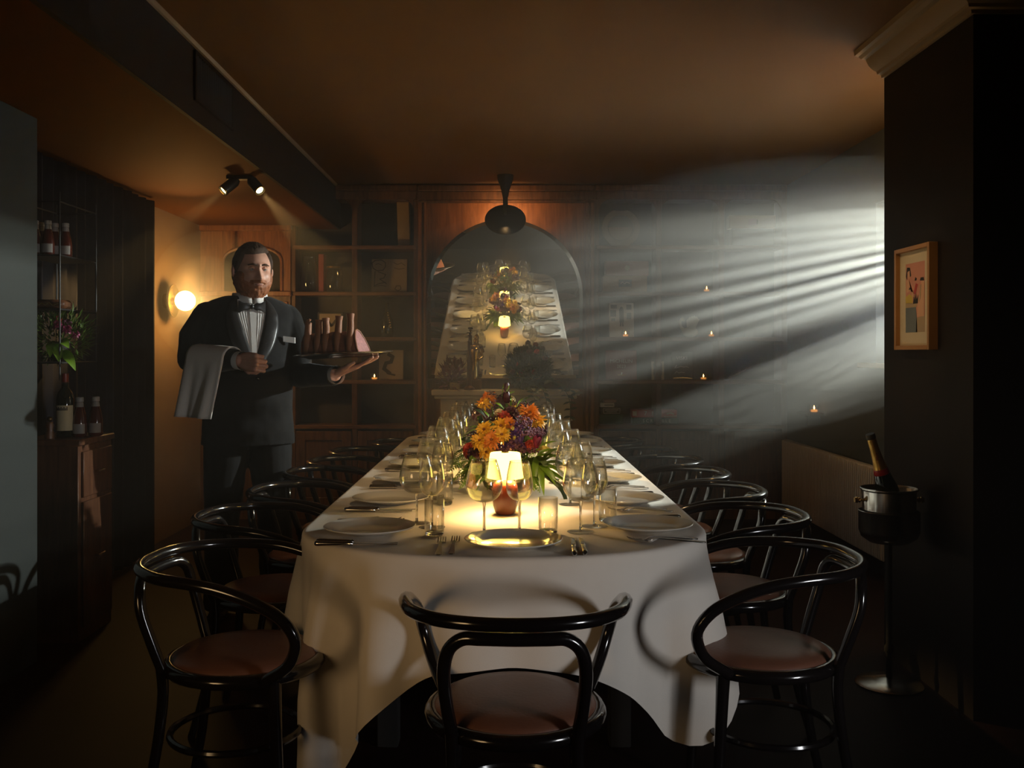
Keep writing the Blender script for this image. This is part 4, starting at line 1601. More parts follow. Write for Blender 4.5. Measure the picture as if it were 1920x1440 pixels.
def head_pt(th, ph, grow=0.0):
    """th: polar angle from the top, ph: azimuth from the front (-y)"""
    d = Vector((math.sin(th) * math.sin(ph), -math.sin(th) * math.cos(ph), math.cos(th)))
    rx, ryf, ryb, rz = 0.0835, 0.098, 0.108, 0.128
    x = d.x * rx
    y = d.y * (ryf if d.y < 0 else ryb)
    z = d.z * rz
    # squarer skull, full cheeks and jaw
    if z > 0:
        x *= 1 + 0.05 * math.sin(min(1, z / 0.1) * PI)
        y *= 1 + 0.03 * math.sin(min(1, z / 0.1) * PI)
    else:
        q = -z / rz
        x *= 1 + 0.10 * math.sin(min(1, q * 1.2) * PI) + 0.10 * q
        if y < 0:
            y *= 1 + 0.16 * math.sin(min(1.0, q) * PI * 0.75)
        else:
            y *= 1 - 0.25 * q
    fr = max(0.0, -d.y) ** 0.7 if d.y < 0 else 0.0
    g = lambda x0, z0, sx, sz: math.exp(-((x - x0) / sx) ** 2 - ((z - z0) / sz) ** 2)
    dy = 0.0
    if d.y < 0:
        # nose
        t = (0.022 - z) / 0.062
        if -0.2 < t < 1.25:
            prof_ = 0.007 + 0.024 * max(0, min(1, t)) ** 1.3
            if t > 1.0:
                prof_ *= max(0, 1 - (t - 1.0) / 0.22)
            if t < 0:
                prof_ *= max(0, 1 + t / 0.2)
            dy -= prof_ * math.exp(-(x / (0.0085 + 0.006 * max(0, min(1, t)))) ** 2)
        dy -= 0.006 * (g(-0.015, -0.036, 0.008, 0.008) + g(0.015, -0.036, 0.008, 0.008))
        # brows, eye sockets, cheeks
        dy -= 0.010 * (g(-0.030, 0.029, 0.024, 0.009) + g(0.030, 0.029, 0.024, 0.009) + 0.6 * g(0, 0.028, 0.014, 0.010))
        dy += 0.017 * (g(-0.031, 0.010, 0.017, 0.012) + g(0.031, 0.010, 0.017, 0.012))
        dy -= 0.006 * (g(-0.047, -0.022, 0.022, 0.020) + g(0.047, -0.022, 0.022, 0.020))
        # mouth and chin
        dy -= 0.008 * g(0, -0.062, 0.026, 0.016)
        dy += 0.005 * g(0, -0.0625, 0.022, 0.0028)
        dy -= 0.006 * g(0, -0.070, 0.016, 0.007)
        dy += 0.004 * g(0, -0.082, 0.02, 0.006)
        dy -= 0.010 * g(0, -0.105, 0.024, 0.018)
        dy *= min(1.0, fr * 1.6)
    v = Vector((x, y + dy, z))
    if grow:
        v += d.normalized() * grow
    return v


def head_grid(mb, M_, nth=64, nph=96, grow=0.0):
    vs_, fs = [], []
    for i in range(nth + 1):
        for k in range(nph):
            vs_.append(head_pt(PI * i / nth, 2 * PI * k / nph, grow))
    for i in range(nth):
        for k in range(nph):
            k2 = (k + 1) % nph
            fs.append((i * nph + k, i * nph + k2, (i + 1) * nph + k2, (i + 1) * nph + k))
    return mb.add(vs_, fs, M_)


def hand(mb, wrist, fdir, palm_n, thumb_side, curls, spread=0.10, thumb_in=0.5, scale=1.06):
    """palm, four unequal fingers with bent joints and a thumb from the side of the palm"""
    X = Vector(fdir).normalized()
    Zp = Vector(palm_n)
    Zp = (Zp - X * Zp.dot(X)).normalized()
    Yp = Zp.cross(X) * thumb_side
    s_ = scale
    P = lambda x, y, z: Vector(wrist) + X * (x * s_) + Yp * (y * s_) + Zp * (z * s_)
    knuck = [(0.094, 0.031), (0.098, 0.010), (0.093, -0.011), (0.084, -0.030)]
    lens = [(0.041, 0.025, 0.020), (0.046, 0.029, 0.021), (0.042, 0.027, 0.020), (0.033, 0.020, 0.018)]
    rad = [0.0095, 0.0098, 0.0094, 0.0082]
    for (kx, ky) in knuck:
        mb.capsule([P(0.0, ky * 0.6, 0), P(kx * 0.5, ky * 0.9, 0.002), P(kx, ky, 0)], [0.0165, 0.0165, 0.0125], 10)
    mb.capsule([P(0.01, -0.022, 0.006), P(0.06, -0.030, 0.008)], [0.014, 0.012], 10)
    for (kx, ky), L_, r_, cu in zip(knuck, lens, rad, curls):
        a_ = 0.0
        p = (kx, ky, 0.0)
        pts = [p]
        sp_ = ky / 0.031 * spread
        for l_, c_ in zip(L_, cu):
            a_ += c_
            p = (p[0] + l_ * math.cos(a_), p[1] + l_ * math.cos(a_) * sp_, p[2] + l_ * math.sin(a_))
            pts.append(p)
        mb.capsule([P(*p_) for p_ in pts], [r_ * s_, r_ * 0.95 * s_, r_ * 0.88 * s_, r_ * 0.75 * s_], 10)
    mb.capsule([P(0.012, 0.020, 0.008), P(0.042, 0.043, 0.014)], [0.0175, 0.0145], 10)
    tx = 1 - thumb_in
    mb.capsule([P(0.042, 0.043, 0.014), P(0.072, 0.048 + 0.016 * tx - 0.008 * thumb_in, 0.018 + 0.012 * thumb_in), P(0.096, 0.044 + 0.022 * tx - 0.024 * thumb_in, 0.020 + 0.018 * thumb_in)],
               [0.0125, 0.0108, 0.0088], 10)


# the body: one continuous surface, slimmer than the clothes
body = MB()
torso_loft(body, 0.86, 0.86, 1.55)
body.capsule([Vector((0.0, 0.012, 1.46)), Vector((0.014, -0.004, 1.55)), HEADC + Vector((0.0, 0.012, -0.06))], [0.072, 0.069, 0.066], 20)
head_grid(body, HM)
for sx in (-1, 1):
    e = MB()
    e.ball((0, 0, 0), (0.010, 0.021, 0.032), 14, 10)
    body.add(e.v, e.f, HM @ Matrix.Translation((sx * 0.091, 0.008, 0.0)) @ Matrix.Rotation(sx * R(22), 4, 'Z') @ Matrix.Rotation(R(-8), 4, 'X'))
body.capsule([SR, ER, ], [0.056, 0.044], 16)
body.capsule([ER, WR], [0.044, 0.030], 16)
body.capsule([SL, EL], [0.056, 0.044], 16)
body.capsule([EL, WL], [0.044, 0.030], 16)
fdR = (WR - ER).normalized()
hand(body, WR + fdR * 0.012, fdR + Vector((0.0, 0.0, -0.06)), Vector((0.25, 0.95, -0.1)), 1,
     [(1.15, 1.45, 0.8)] * 4, spread=0.02, thumb_in=0.9)
fdL = Vector((0.92, -0.12, 0.36))
hand(body, WL + Vector((0.02, -0.005, 0.008)), fdL, Vector((-0.33, -0.10, 0.93)), -1,
     [(0.10, 0.10, 0.05), (0.02, 0.08, 0.05), (-0.04, 0.08, 0.05), (-0.08, 0.1, 0.05)], spread=0.16, thumb_in=0.1)
hipL, hipR = Ry @ Vector((0.10, 0.01, 0.88)), Ry @ Vector((-0.10, 0.01, 0.88))
kneeL, kneeR = Vector((0.125, 0.02, 0.48)), Vector((-0.120, -0.03, 0.48))
ankL, ankR = Vector((0.130, 0.06, 0.085)), Vector((-0.130, -0.01, 0.085))
for h_, k_, a_ in ((hipL, kneeL, ankL), (hipR, kneeR, ankR)):
    body.capsule([h_, k_], [0.088, 0.058], 16)
    body.capsule([k_, a_], [0.056, 0.040], 16)
man.data = voxel(body, 0.0034, 1)
man.data.name = 'person'
man.data.materials.append(MATS['skin'])
COL.objects.link(man)
man.location = (MX, MY, 0)
tag(man, 'bearded waiter in a black dinner jacket and bow tie, holding a tray', 'person')

# head shells: hair and beard grown from the same head form
def shell(name, mask, thick, mname, nth=90, nph=130, nz=0.004, nf=60, base=-0.003, streak=(1, 1, 1)):
    vs_, ms = [], []
    for i in range(nth + 1):
        for k in range(nph):
            th, ph = PI * i / nth, 2 * PI * k / nph
            p = head_pt(th, ph)
            m_ = max(0.0, min(1.0, mask(p, ph)))
            q_ = Vector((p.x * streak[0], p.y * streak[1], p.z * streak[2])) * nf
            gr = base + (thick + nz * noise.noise(q_) + nz * 0.6 * noise.noise(q_ * 2.3)) * m_
            vs_.append(head_pt(th, ph, gr))
            ms.append(m_)
    fs = []
    for i in range(nth):
        for k in range(nph):
            k2 = (k + 1) % nph
            f = (i * nph + k, i * nph + k2, (i + 1) * nph + k2, (i + 1) * nph + k)
            if max(ms[j] for j in f) > 0.02:
                fs.append(f)
    return MB().add(vs_, fs, HM).build(name, mname, man, angle=180)


sst = lambda a_, b_, x: max(0.0, min(1.0, (x - a_) / (b_ - a_)))


def hair_mask(p, ph):
    # hairline: forehead at z = .082, temples drop to the ears, nape low at the back
    x = abs(p.x)
    if p.y < 0:
        line = 0.080 - 0.075 * sst(0.055, 0.085, x) + 0.012 * sst(-0.02, 0.05, p.x) * (1 - sst(0.05, 0.08, x))
        if p.y > -0.045:
            line -= 0.03 * sst(-0.045, 0.0, p.y)
    else:
        line = 0.005 - 0.075 * sst(0.0, 0.06, p.y)
    return sst(line - 0.004, line + 0.012, p.z)


hair = shell('hair', lambda p, ph: hair_mask(p, ph) * (0.5 + 0.5 * sst(0.0, 0.10, p.z)), 0.021, 'hair', nz=0.0035, nf=90, streak=(1.6, 0.35, 1.0))


def beard_mask(p, ph):
    x = abs(p.x)
    if p.y > 0.02:
        return 0.0
    side = 0.35 * sst(0.058, 0.072, x) * sst(0.010, -0.02, p.z) * sst(0.02, -0.01, p.y)
    jaw = sst(-0.058, -0.075, p.z + 0.020 * sst(0.03, 0.07, x) * -1)
    tash = sst(-0.043, -0.049, p.z) * sst(-0.064, -0.058, p.z) * sst(0.045, 0.03, x)
    mouth = sst(0.026, 0.018, x) * sst(-0.057, -0.060, p.z) * sst(-0.076, -0.071, p.z)
    jaw *= 0.45 + 0.55 * sst(-0.07, -0.115, p.z)
    return max(side, jaw, tash * 0.6) * (1 - mouth)


shell('beard', beard_mask, 0.021, 'beard_hair', nz=0.006, nf=85, streak=(1, 1, 0.4))
# eyes, brows and lips
for sx in (-1, 1):
    M_ = HM @ Matrix.Translation((sx * 0.031, -0.0785, 0.0095))
    ey = MB().ball((0, 0, 0), 0.0125, 16, 12, M_).build('eye', 'eye_white', man)
    MB().ball((0.0012 * 1, -0.0088, 0.0), (0.0058, 0.0045, 0.0058), 12, 8, M_).build('iris', 'iris', ey)
    MB().tube(catmull([HM @ Vector((sx * 0.011, -0.1045, 0.0255)), HM @ Vector((sx * 0.030, -0.1030, 0.0300)), HM @ Vector((sx * 0.052, -0.088, 0.0255))], 5), [0.0032, 0.0054, 0.0025], 8).build('eyebrow', 'hair', man)
    MB().tube(catmull([HM @ Vector((sx * 0.018, -0.0870, 0.0125)), HM @ Vector((sx * 0.030, -0.0905, 0.0150)), HM @ Vector((sx * 0.044, -0.083, 0.0115))], 5), [0.003, 0.0060, 0.003], 8).build('eyelid', 'skin', man)
lp = head_pt(R(119.5), 0.0)
MB().ball((0, 0, 0), (0.019, 0.006, 0.0042), 16, 8, HM @ Matrix.Translation((0, lp.y + 0.001, -0.0675))).build('lower_lip', 'lips', man)

# dinner jacket
jk = MB()
torso_loft(jk, 1.0, 0.84, 1.562, 56, 34, 0.004)
jk.capsule([SR + Vector((0.015, 0, 0.005)), SR.lerp(ER, 0.5) + Vector((-0.014, 0, 0)), ER], [0.078, 0.076, 0.064], 18)
jk.tube([ER + (ER - WR).normalized() * 0.03, ER, ER.lerp(WR, 0.55), WR - fdR * 0.012], [0.045, 0.062, 0.056, 0.047], 18)
jk.capsule([SL + Vector((-0.015, 0, 0.005)), SL.lerp(EL, 0.5) + Vector((0.010, 0, 0)), EL], [0.076, 0.072, 0.062], 18)
fl = (WL - EL).normalized()
jk.tube([EL - fl * 0.03, EL, EL.lerp(WL, 0.5), WL - fl * 0.004], [0.045, 0.060, 0.055, 0.047], 18)
jme = voxel(jk, 0.006, 3, 0.006, 8.0)
jme.materials.append(MATS['suit_wool'])
jacket = link('dinner_jacket', jme, man)

# trousers
tr = MB()
for h_, k_, a_ in ((hipL, kneeL, ankL), (hipR, kneeR, ankR)):
    tr.capsule([h_ + Vector((0, 0, 0.0)), h_.lerp(k_, 0.5), k_], [0.112, 0.100, 0.084], 20)
    tr.tube([k_ + Vector((0, 0, 0.05)), k_, k_.lerp(a_, 0.5), a_ + Vector((0, 0, -0.05))], [0.07, 0.084, 0.082, 0.083], 20)
tr.ball(Ry @ Vector((0, 0.01, 0.93)), (0.19, 0.14, 0.12), 20, 12)
tme = voxel(tr, 0.008, 3, 0.005, 7.0)
tme.materials.append(MATS['suit_wool'])
link('trousers', tme, man)
for a_ in (ankL, ankR):
    M_ = Matrix.Translation((a_.x, a_.y, 0)) @ Matrix.Rotation(R(18 if a_.x > 0 else 8), 4, 'Z')
    mb = MB().grid(lambda u, v: ((0.046 - 0.010 * abs(v - 5) / 5) * math.cos(2 * PI * u / 20) * (1 if 0 < v < 10 else 0.05),
                                 0.08 - 0.29 * v / 10 + 0.0 * u,
                                 max(0.0, 0.045 + (0.05 - 0.032 * v / 10) * math.sin(2 * PI * u / 20) * (1 if 0 < v < 10 else 0.05) - 0.012 * v / 10)), 20, 11, True, M_)
    mb.build('shoe', 'shoe_leather', man, angle=70)

# white pleated shirt front, collar, bow tie, shawl lapels, pocket square, cuffs
ZV0, ZV1 = 1.262, 1.545


def v_half(z):
    t = (z - ZV0) / (ZV1 - ZV0)
    return 0.010 + 0.072 * max(0, min(1, t)) ** 0.85 * (1 - 0.25 * max(0, t - 0.75) / 0.25)


def front(xoff, z, off):
    """point on the chest at xoff metres from the middle"""
    a_, b_, c_ = tor(z)
    r = max(-0.98, min(0.98, xoff / a_))
    ang = math.copysign(math.asin(min(0.999, abs(r) ** (2.35 / 2.0))), r)
    return torso_pt(ang, z, off)


NU, NVv = 25, 26


def shirt(u, v):
    z = ZV0 + (ZV1 - ZV0) * v / (NVv - 1)
    q = -1 + 2 * u / (NU - 1)
    pl = 0.0016 * (1 if u % 2 else 0) * (1 if 0.25 < abs(q) < 0.95 else 0)
    return front(q * v_half(z), z, 0.0085 + pl)


MB().grid(shirt, NU, NVv).build('shirt_front', 'shirt_cotton', man, angle=25)
MB().grid(lambda u, v: front((-1 + u) * 0.011, ZV0 + 0.005 + (ZV1 - 0.03 - ZV0) * v / 19, 0.0125), 3, 20).build('shirt_placket', 'shirt_cotton', man)
for sx in (-1, 1):
    def lapel(u, v, sx=sx):
        t = v / 29
        z = ZV0 - 0.03 + (ZV1 + 0.012 - ZV0 + 0.03) * t
        w_ = 0.064 * math.sin(min(1, 0.08 + t * 0.95) * PI) ** 0.6 + 0.008
        x = v_half(z) - 0.006 + w_ * u / 6
        bul = 0.006 * math.sin(PI * u / 6)
        return front(sx * x, z, 0.013 + bul)
    lp_ = MB().grid(lapel, 7, 30).build('shawl_lapel', 'satin_lapel', man, angle=80)
    md = lp_.modifiers.new('thickness', 'SOLIDIFY')
    md.thickness = 0.003
# collar wings
NB = Vector((0.010, -0.004, 1.548))
for sx in (-1, 1):
    c0 = front(sx * 0.004, 1.508, 0.012)
    cpts = []
    for k in range(9):
        t = k / 8
        ang = sx * (0.08 + t * 2.5)
        top_ = NB + Ry @ Vector((0.083 * math.sin(ang), -0.083 * math.cos(ang), 0.024 + 0.012 * t))
        bot = NB + Ry @ Vector((0.091 * math.sin(ang), -0.091 * math.cos(ang) - 0.022 * max(0, 1 - 3 * t), -0.024 + 0.022 * t))
        cpts.append((top_, bot))
    mb = MB()
    for a_, b_ in cpts:
        mb.v += [tuple(a_), tuple(b_)]
    mb.f = [(2 * i, 2 * i + 1, 2 * i + 3, 2 * i + 2) for i in range(8)]
    o = mb.build('shirt_collar', 'shirt_cotton', man, angle=80)
    md = o.modifiers.new('thickness', 'SOLIDIFY')
    md.thickness = 0.003
# bow tie
bc = front(0.0, 1.507, 0.024)
Mb = Matrix.Translation(bc) @ Matrix.Rotation(YAW, 4, 'Z')
for sx in (-1, 1):
    MB().grid(lambda u, v: (sx * (0.006 + 0.058 * v / 8), -0.003 + 0.004 * math.cos(2 * PI * u / 14) * (1.4 - 0.6 * v / 8) - 0.004 * math.sin(PI * v / 8),
                            (0.008 + 0.020 * (v / 8) ** 0.7 + 0.003 * math.sin(v)) * math.sin(2 * PI * u / 14)), 14, 9, True, Mb).build('bow_tie_wing', 'satin_lapel', man, angle=70)
MB().ball((0, -0.005, 0), (0.0095, 0.010, 0.012), 14, 10, Mb).build('bow_tie_knot', 'satin_lapel', man)
# pocket square
mb = MB()
p0 = front(0.142, 1.340, 0.008)
p1 = p0 + Vector((0.052, 0.020, -0.008))
for k, zo in enumerate((0.0, 0.027)):
    mb.v += [tuple(p0 + Vector((0, -0.012, zo))), tuple(p1 + Vector((0.0, -0.012, zo * 1.05)))]
mb.v += [tuple(Vector(v) + Vector((0, 0.012, 0))) for v in mb.v[:4]]
mb.f = [(0, 1, 3, 2), (4, 6, 7, 5), (0, 2, 6, 4), (1, 5, 7, 3), (2, 3, 7, 6), (0, 4, 5, 1)]
mb.build('pocket_square', 'shirt_cotton', man, smooth=False)
# shirt cuffs
for w_, d_ in ((WR, fdR), (WL, fl)):
    MB().tube([w_ - d_ * 0.022, w_ + d_ * 0.012, w_ + d_ * 0.022], [0.0415, 0.043, 0.0425], 24, caps=False).build('shirt_cuff', 'shirt_cotton', man)
for z in (1.165,):
    MB().ball(front(0.012, z, 0.010), (0.009, 0.009, 0.009), 12, 8).build('jacket_button', 'black_lacquer', man)

# the towel over his forearm
tw_o = man.location
axis = fdR.copy()
side_ = axis.cross(Vector((0, 0, 1))).normalized()         # points away from or to the camera
if side_.y > 0:
    side_ = -side_
base_ = ER.lerp(WR, 0.18)
NUu, NVt = 22, 34


def towel(u, v):
    s_ = u / (NUu - 1)
    p = ER.lerp(WR, 0.16 + 0.72 * s_)
    rr_ = 0.068 - 0.010 * s_
    t = v / (NVt - 1)
    Lf, Lb, La = 0.275, 0.05, PI * rr_
    d = t * (Lf + Lb + La)
    fl_ = 0.005 * math.sin(s_ * 9 + 1) + 0.004 * math.sin(s_ * 19)
    if d < Lb:
        h_ = Lb - d
        w = p - side_ * (rr_ + 0.02 * h_) + Vector((0, 0, -h_))
    elif d < Lb + La:
        a_ = (d - Lb) / rr_
        w = p - side_ * (rr_ * math.cos(a_)) + Vector((0, 0, rr_ * math.sin(a_)))
    else:
        h_ = d - Lb - La
        k_ = h_ / Lf
        w = p + side_ * (rr_ + fl_ * k_ * 2.0 + 0.012 * k_) + Vector((0, 0, -h_)) + axis * (-0.055 * k_) - axis * 0.02 * k_ * s_
    return w + tw_o


tw = MB().grid(towel, NUu, NVt).build('hand_towel', 'towel_linen', angle=180)
md = tw.modifiers.new('thickness', 'SOLIDIFY')
md.thickness = 0.006
md.offset = 1
tag(tw, 'folded white towel hanging over the forearm of the waiter', 'towel')

# tray with the rib roast
TRC = at(643, 671, 4.50)
tray = thing('serving_tray', 'dark oval metal tray carried on the left hand of the waiter', 'tray', TRC)
tray.rotation_euler = (0, R(-2.8), R(-12))
Me = Matrix.Diagonal((1.0, 0.66, 1.0, 1))
MB().lathe([(0.0, 0.0), (0.165, 0.0), (0.180, 0.006), (0.205, 0.012), (0.240, 0.016), (0.245, 0.019), (0.240, 0.021), (0.205, 0.017), (0.180, 0.011), (0.165, 0.005), (0.0, 0.005)], 64, Me).build('plate', 'silver', tray, angle=50)
MB().tube([(0.238 * math.cos(a_), 0.158 * math.sin(a_), 0.019) for a_ in [2 * PI * i / 60 for i in range(60)]], 0.004, 8, closed=True).build('rim', 'silver', tray)

roast = thing('rib_roast', 'roasted rack of ribs with upright bones on the oval tray', 'meat', TRC + Vector((0.0, 0, 0.006)))
roast.rotation_euler = (0, R(-2.8), R(-20))
# local: x along the rack, z up
sec = [(-0.062, 0.0), (-0.066, 0.03), (-0.055, 0.075), (-0.032, 0.112), (-0.010, 0.118), (0.012, 0.108), (0.035, 0.075), (0.050, 0.035), (0.052, 0.0)]
X0, X1 = -0.185, 0.120
NS = 24


def rost(u, v):
    x = X0 + (X1 - X0) * v / (NS - 1)
    y, z = sec[u]
    nx = noise.noise(Vector((x * 16, y * 16, z * 16)))
    rib = 0.5 + 0.5 * math.cos((x - 0.085) / 0.056 * 2 * PI)
    k_ = 1.0 if 0 < v < NS - 1 else 0.97
    if z > 0.005:
        y = y * (1 + 0.05 * nx) - 0.008 * rib * (1 if y < 0 else 0)
        z = z * (0.96 + 0.05 * nx)
    sl = 0.035 * (z / 0.118) if v == NS - 1 else 0.035 * (z / 0.118) * (v / NS) ** 2
    return (x - sl, y * k_, z + 0.004)


rb = MB().grid(rost, len(sec), NS)
n_ = len(sec)
rb.f.append(tuple(range(n_)))
rb.f.append(tuple((NS - 1) * n_ + i for i in range(n_)))
rb.f += [(v * n_, v * n_ + n_ - 1, (v + 1) * n_ + n_ - 1, (v + 1) * n_) for v in range(NS - 1)]
rb.build('crust', 'roast_crust', roast, angle=60)
face = [(X1 + 0.0015 - 0.035 * (z / 0.118), y * 0.93, z * 0.95 + 0.006) for y, z in sec]
MB().add(face, [tuple(range(n_))]).build('cut_face', 'roast_meat', roast, smooth=False)
mb = MB()
mb.tube([(X1 + 0.001 - 0.035 * (z / 0.118), y, z + 0.004) for y, z in sec], 0.004, 6)
mb.build('fat_rim', 'roast_bone', roast)
for k in range(5):
    x = (0.066, 0.002, -0.062, -0.102, -0.160)[k]
    hgt = 0.196 - 0.007 * k
    lean = 0.003 * math.sin(k * 2.1)
    b_ = MB().tube(catmull([(x + 0.004, -0.058, 0.01), (x + 0.004, -0.056, 0.07), (x + 0.002, -0.040, 0.125), (x + lean, -0.032, 0.165), (x + lean * 1.6, -0.030, hgt)], 5),
                   [0.017, 0.018, 0.0165, 0.0150, 0.0190], 12)
    b_.build('rib_bone', 'roast_bone', roast, angle=60)

# ------------------------------------------------------------------ things on the shelves
SZ = [fz(p) + 0.0005 for p in SH]
KY = 7.50
KX = lambda px_, Y=KY: (px_ - 945) * Y / 1800
KS = KY / 1800


def sbox(name, label, cat, px0, px1, zb, h, dep, mname, Y=KY, rz=0.0, bev=0.003, group=None):
    x0, x1 = KX(px0, Y), KX(px1, Y)
    o = MB().boxr(-(x1 - x0) / 2, (x1 - x0) / 2, 0, dep, 0, h, bev).build(name, mname, loc=((x0 + x1) / 2, Y, zb))
    o.rotation_euler = (0, 0, R(rz))
    return tag(o, label, cat, group)


def tealight(label, px_, zb, Y=KY - 0.05):
    t = thing('tealight', label, 'candle', (KX(px_, Y), Y, zb), 0, 'lit tealights')
    MB().lathe([(0.0, 0.0), (0.022, 0.0), (0.026, 0.012), (0.029, 0.05), (0.0305, 0.05), (0.0275, 0.010), (0.0, 0.006)], 24).build('glass_cup', 'crystal', t, angle=60)
    MB().lathe([(0.0, 0.007), (0.019, 0.007), (0.019, 0.020), (0.0, 0.019)], 20).build('candle', 'candle_wax_glow', t)
    MB().lathe([(0.0, 0.021), (0.0042, 0.027), (0.0046, 0.032), (0.002, 0.042), (0.0, 0.047)], 12).build('flame', 'flame', t, angle=180)
    return t


def vase(name, label, cat, px_, zb, prof_, mname, Y=KY + 0.02, group=None):
    o = MB().lathe(prof_, 28).build(name, mname, loc=(KX(px_, Y), Y, zb), angle=60)
    return tag(o, label, cat, group)


def stick(parent, pts2, w, mname, name, y=-0.002, closed=False):
    """flat printed line on a card: 2-D polyline in x,z"""
    mb = MB()
    P = [Vector((x, 0, z)) for x, z in pts2]
    for a_, b_ in zip(P[:-1], P[1:]):
        t_ = (b_ - a_).normalized()
        n_ = Vector((-t_.z, 0, t_.x)) * w / 2
        a2, b2 = a_ - t_ * w * 0.3, b_ + t_ * w * 0.3
        mb.add([(q.x, y, q.z) for q in (a2 - n_, b2 - n_, b2 + n_, a2 + n_)], [(0, 1, 2, 3)])
    return mb.build(name, mname, parent, smooth=False)


# left: upper bay with a leaning tall box
o = sbox('tall_box', 'tall slim brown box standing at the right of the top left shelf', 'box', 746, 769, SZ[0], 84 * KS, 0.09, 'card_tan')
o.rotation_euler = (0, R(-1.6), 0)
o.location.z += 0.002
vase('glass_vase', 'tall clear glass vase on the left shelf beside a brown folder', 'vase', 580, SZ[1], [(0.0, 0.0), (0.055, 0.0), (0.062, 0.02), (0.07, 0.12), (0.06, 0.2), (0.045, 0.25), (0.05, 0.28)], 'crystal')
sbox('folder', 'upright brown folder between the vase and the glass jar', 'folder', 597, 607, SZ[1], 0.30, 0.14, 'card_red')
jar = thing('glass_jar', 'dark glass jar with a brass rim on the left shelf', 'jar', (KX(625), KY + 0.03, SZ[1]))
MB().lathe([(0.0, 0.0), (0.062, 0.0), (0.066, 0.01), (0.066, 0.17), (0.058, 0.19), (0.0, 0.19)], 28).build('body', 'crystal', jar)
MB().lathe([(0.06, 0.19), (0.06, 0.204), (0.0, 0.206)], 28).build('lid', 'dark_brass', jar)
pic = thing('framed_drawing', 'tan framed poster of a line-drawn face and legs on the left shelf', 'picture', (KX(727), KY + 0.08, SZ[1]))
pic.rotation_euler = (R(-7), 0, 0)
pw, ph = 68 * KS / 2, 66 * KS
MB().boxr(-pw, pw, 0, 0.018, 0, ph, 0.003).build('board', 'poster_paper', pic)
sc_ = KS
def doodle(pts_, w=0.006):
    stick(pic, [((x - 727) * sc_, (541 - y) * sc_) for x, y in pts_], w, 'ink', 'drawing')
doodle([(694, 483), (700, 478), (712, 477), (719, 482), (720, 490), (715, 497), (704, 498), (696, 493), (694, 483)])
doodle([(701, 486), (706, 484), (712, 487)], 0.004)
doodle([(700, 499), (699, 527), (708, 523), (720, 520)])
doodle([(706, 500), (720, 505), (717, 512), (709, 514), (722, 523)])
doodle([(698, 529), (712, 526), (721, 528)], 0.004)
doodle([(735, 482), (742, 486), (750, 483), (757, 488)], 0.004)
doodle([(736, 492), (745, 495), (756, 493)], 0.004)
doodle([(738, 533), (741, 527), (748, 527), (750, 533), (744, 537), (738, 533)], 0.005)
fr_ = thing('small_picture', 'small dark framed picture standing on the left shelf behind the tray', 'picture', (KX(617), KY + 0.05, SZ[2]))
MB().boxr(-0.10, 0.10, 0, 0.02, 0, 0.20, 0.004).build('frame', 'card_dark', fr_)
MB().boxr(-0.085, 0.085, -0.002, 0.004, 0.015, 0.185).build('print', 'poster_paper', fr_)
stick(fr_, [(-0.06, 0.09), (-0.02, 0.13), (0.01, 0.09), (0.05, 0.14)], 0.018, 'ink', 'motif', -0.004)
bt = thing('beaded_bottle', 'dark bottle with a string of golden beads on the left shelf', 'bottle', (KX(725), KY + 0.03, SZ[2]))
MB().lathe([(0.0, 0.0), (0.045, 0.0), (0.05, 0.01), (0.05, 0.12), (0.02, 0.19), (0.017, 0.27), (0.0, 0.27)], 24).build('glass', 'bottle_dark', bt)
mb = MB()
for k in range(7):
    mb.ball((0.012 + 0.004 * k, -0.052 - 0.001 * k, 0.19 - 0.019 * k), 0.0065, 8, 6)
o = mb.build('beads', 'brass', bt)
o['kind'] = 'stuff'
pc = thing('bird_picture', 'tan picture of a dark bird leaning on the lower left shelf', 'picture', (KX(731), KY + 0.07, SZ[3]))
pc.rotation_euler = (R(-6), 0, 0)
MB().boxr(-0.098, 0.098, 0, 0.015, 0, 0.235, 0.003).build('board', 'poster_paper', pc)
stick(pc, [(-0.01, 0.05), (-0.055, 0.085), (-0.04, 0.13), (0.0, 0.14), (0.012, 0.18), (-0.02, 0.2)], 0.028, 'ink', 'bird')
stick(pc, [(-0.03, 0.05), (0.03, 0.035)], 0.014, 'ink', 'branch')
tealight('lit tealight on the lower left shelf under the tray', 702, SZ[3])
vase('bowl_vase', 'round dark vase at the left of the lower left shelf', 'vase', 580, SZ[3], [(0.0, 0.0), (0.05, 0.0), (0.085, 0.06), (0.08, 0.12), (0.04, 0.16), (0.045, 0.18)], 'card_dark')

# right shelves
tr_ = thing('silver_platter', 'round silver platter standing on edge on the top right shelf', 'platter', (KX(1167), KY + 0.12, SZ[0] + 0.158))
MB().lathe([(0.0, 0.0), (0.098, 0.0), (0.106, 0.012), (0.150, 0.016), (0.156, 0.013), (0.152, 0.020), (0.104, 0.018), (0.096, 0.006), (0.0, 0.006)], 48, Matrix.Rotation(R(84), 4, 'X')).build('dish', 'silver', tr_, angle=40)
db = thing('wooden_drawer_box', 'flat wooden box with a bright handle on the top right shelf', 'box', (KX(1412), KY + 0.02, SZ[0]))
MB().boxr(-0.16, 0.16, 0, 0.15, 0, 0.145, 0.004).build('lower_case', 'card_dark', db)
MB().boxr(-0.182, 0.182, -0.01, 0.15, 0.147, 0.247, 0.005).build('upper_case', 'card_tan', db)
MB().boxr(-0.03, 0.03, -0.016, -0.008, 0.17, 0.22, 0.002).build('label_plate', 'card_pink', db)
MB().boxr(0.032, 0.038, -0.022, -0.008, 0.175, 0.212, 0.002).build('handle', 'brass', db)
b1 = thing('tan_box', 'tan cardboard box with a dark label, lower of two stacked boxes', 'box', (KX(1172), KY, SZ[1]))
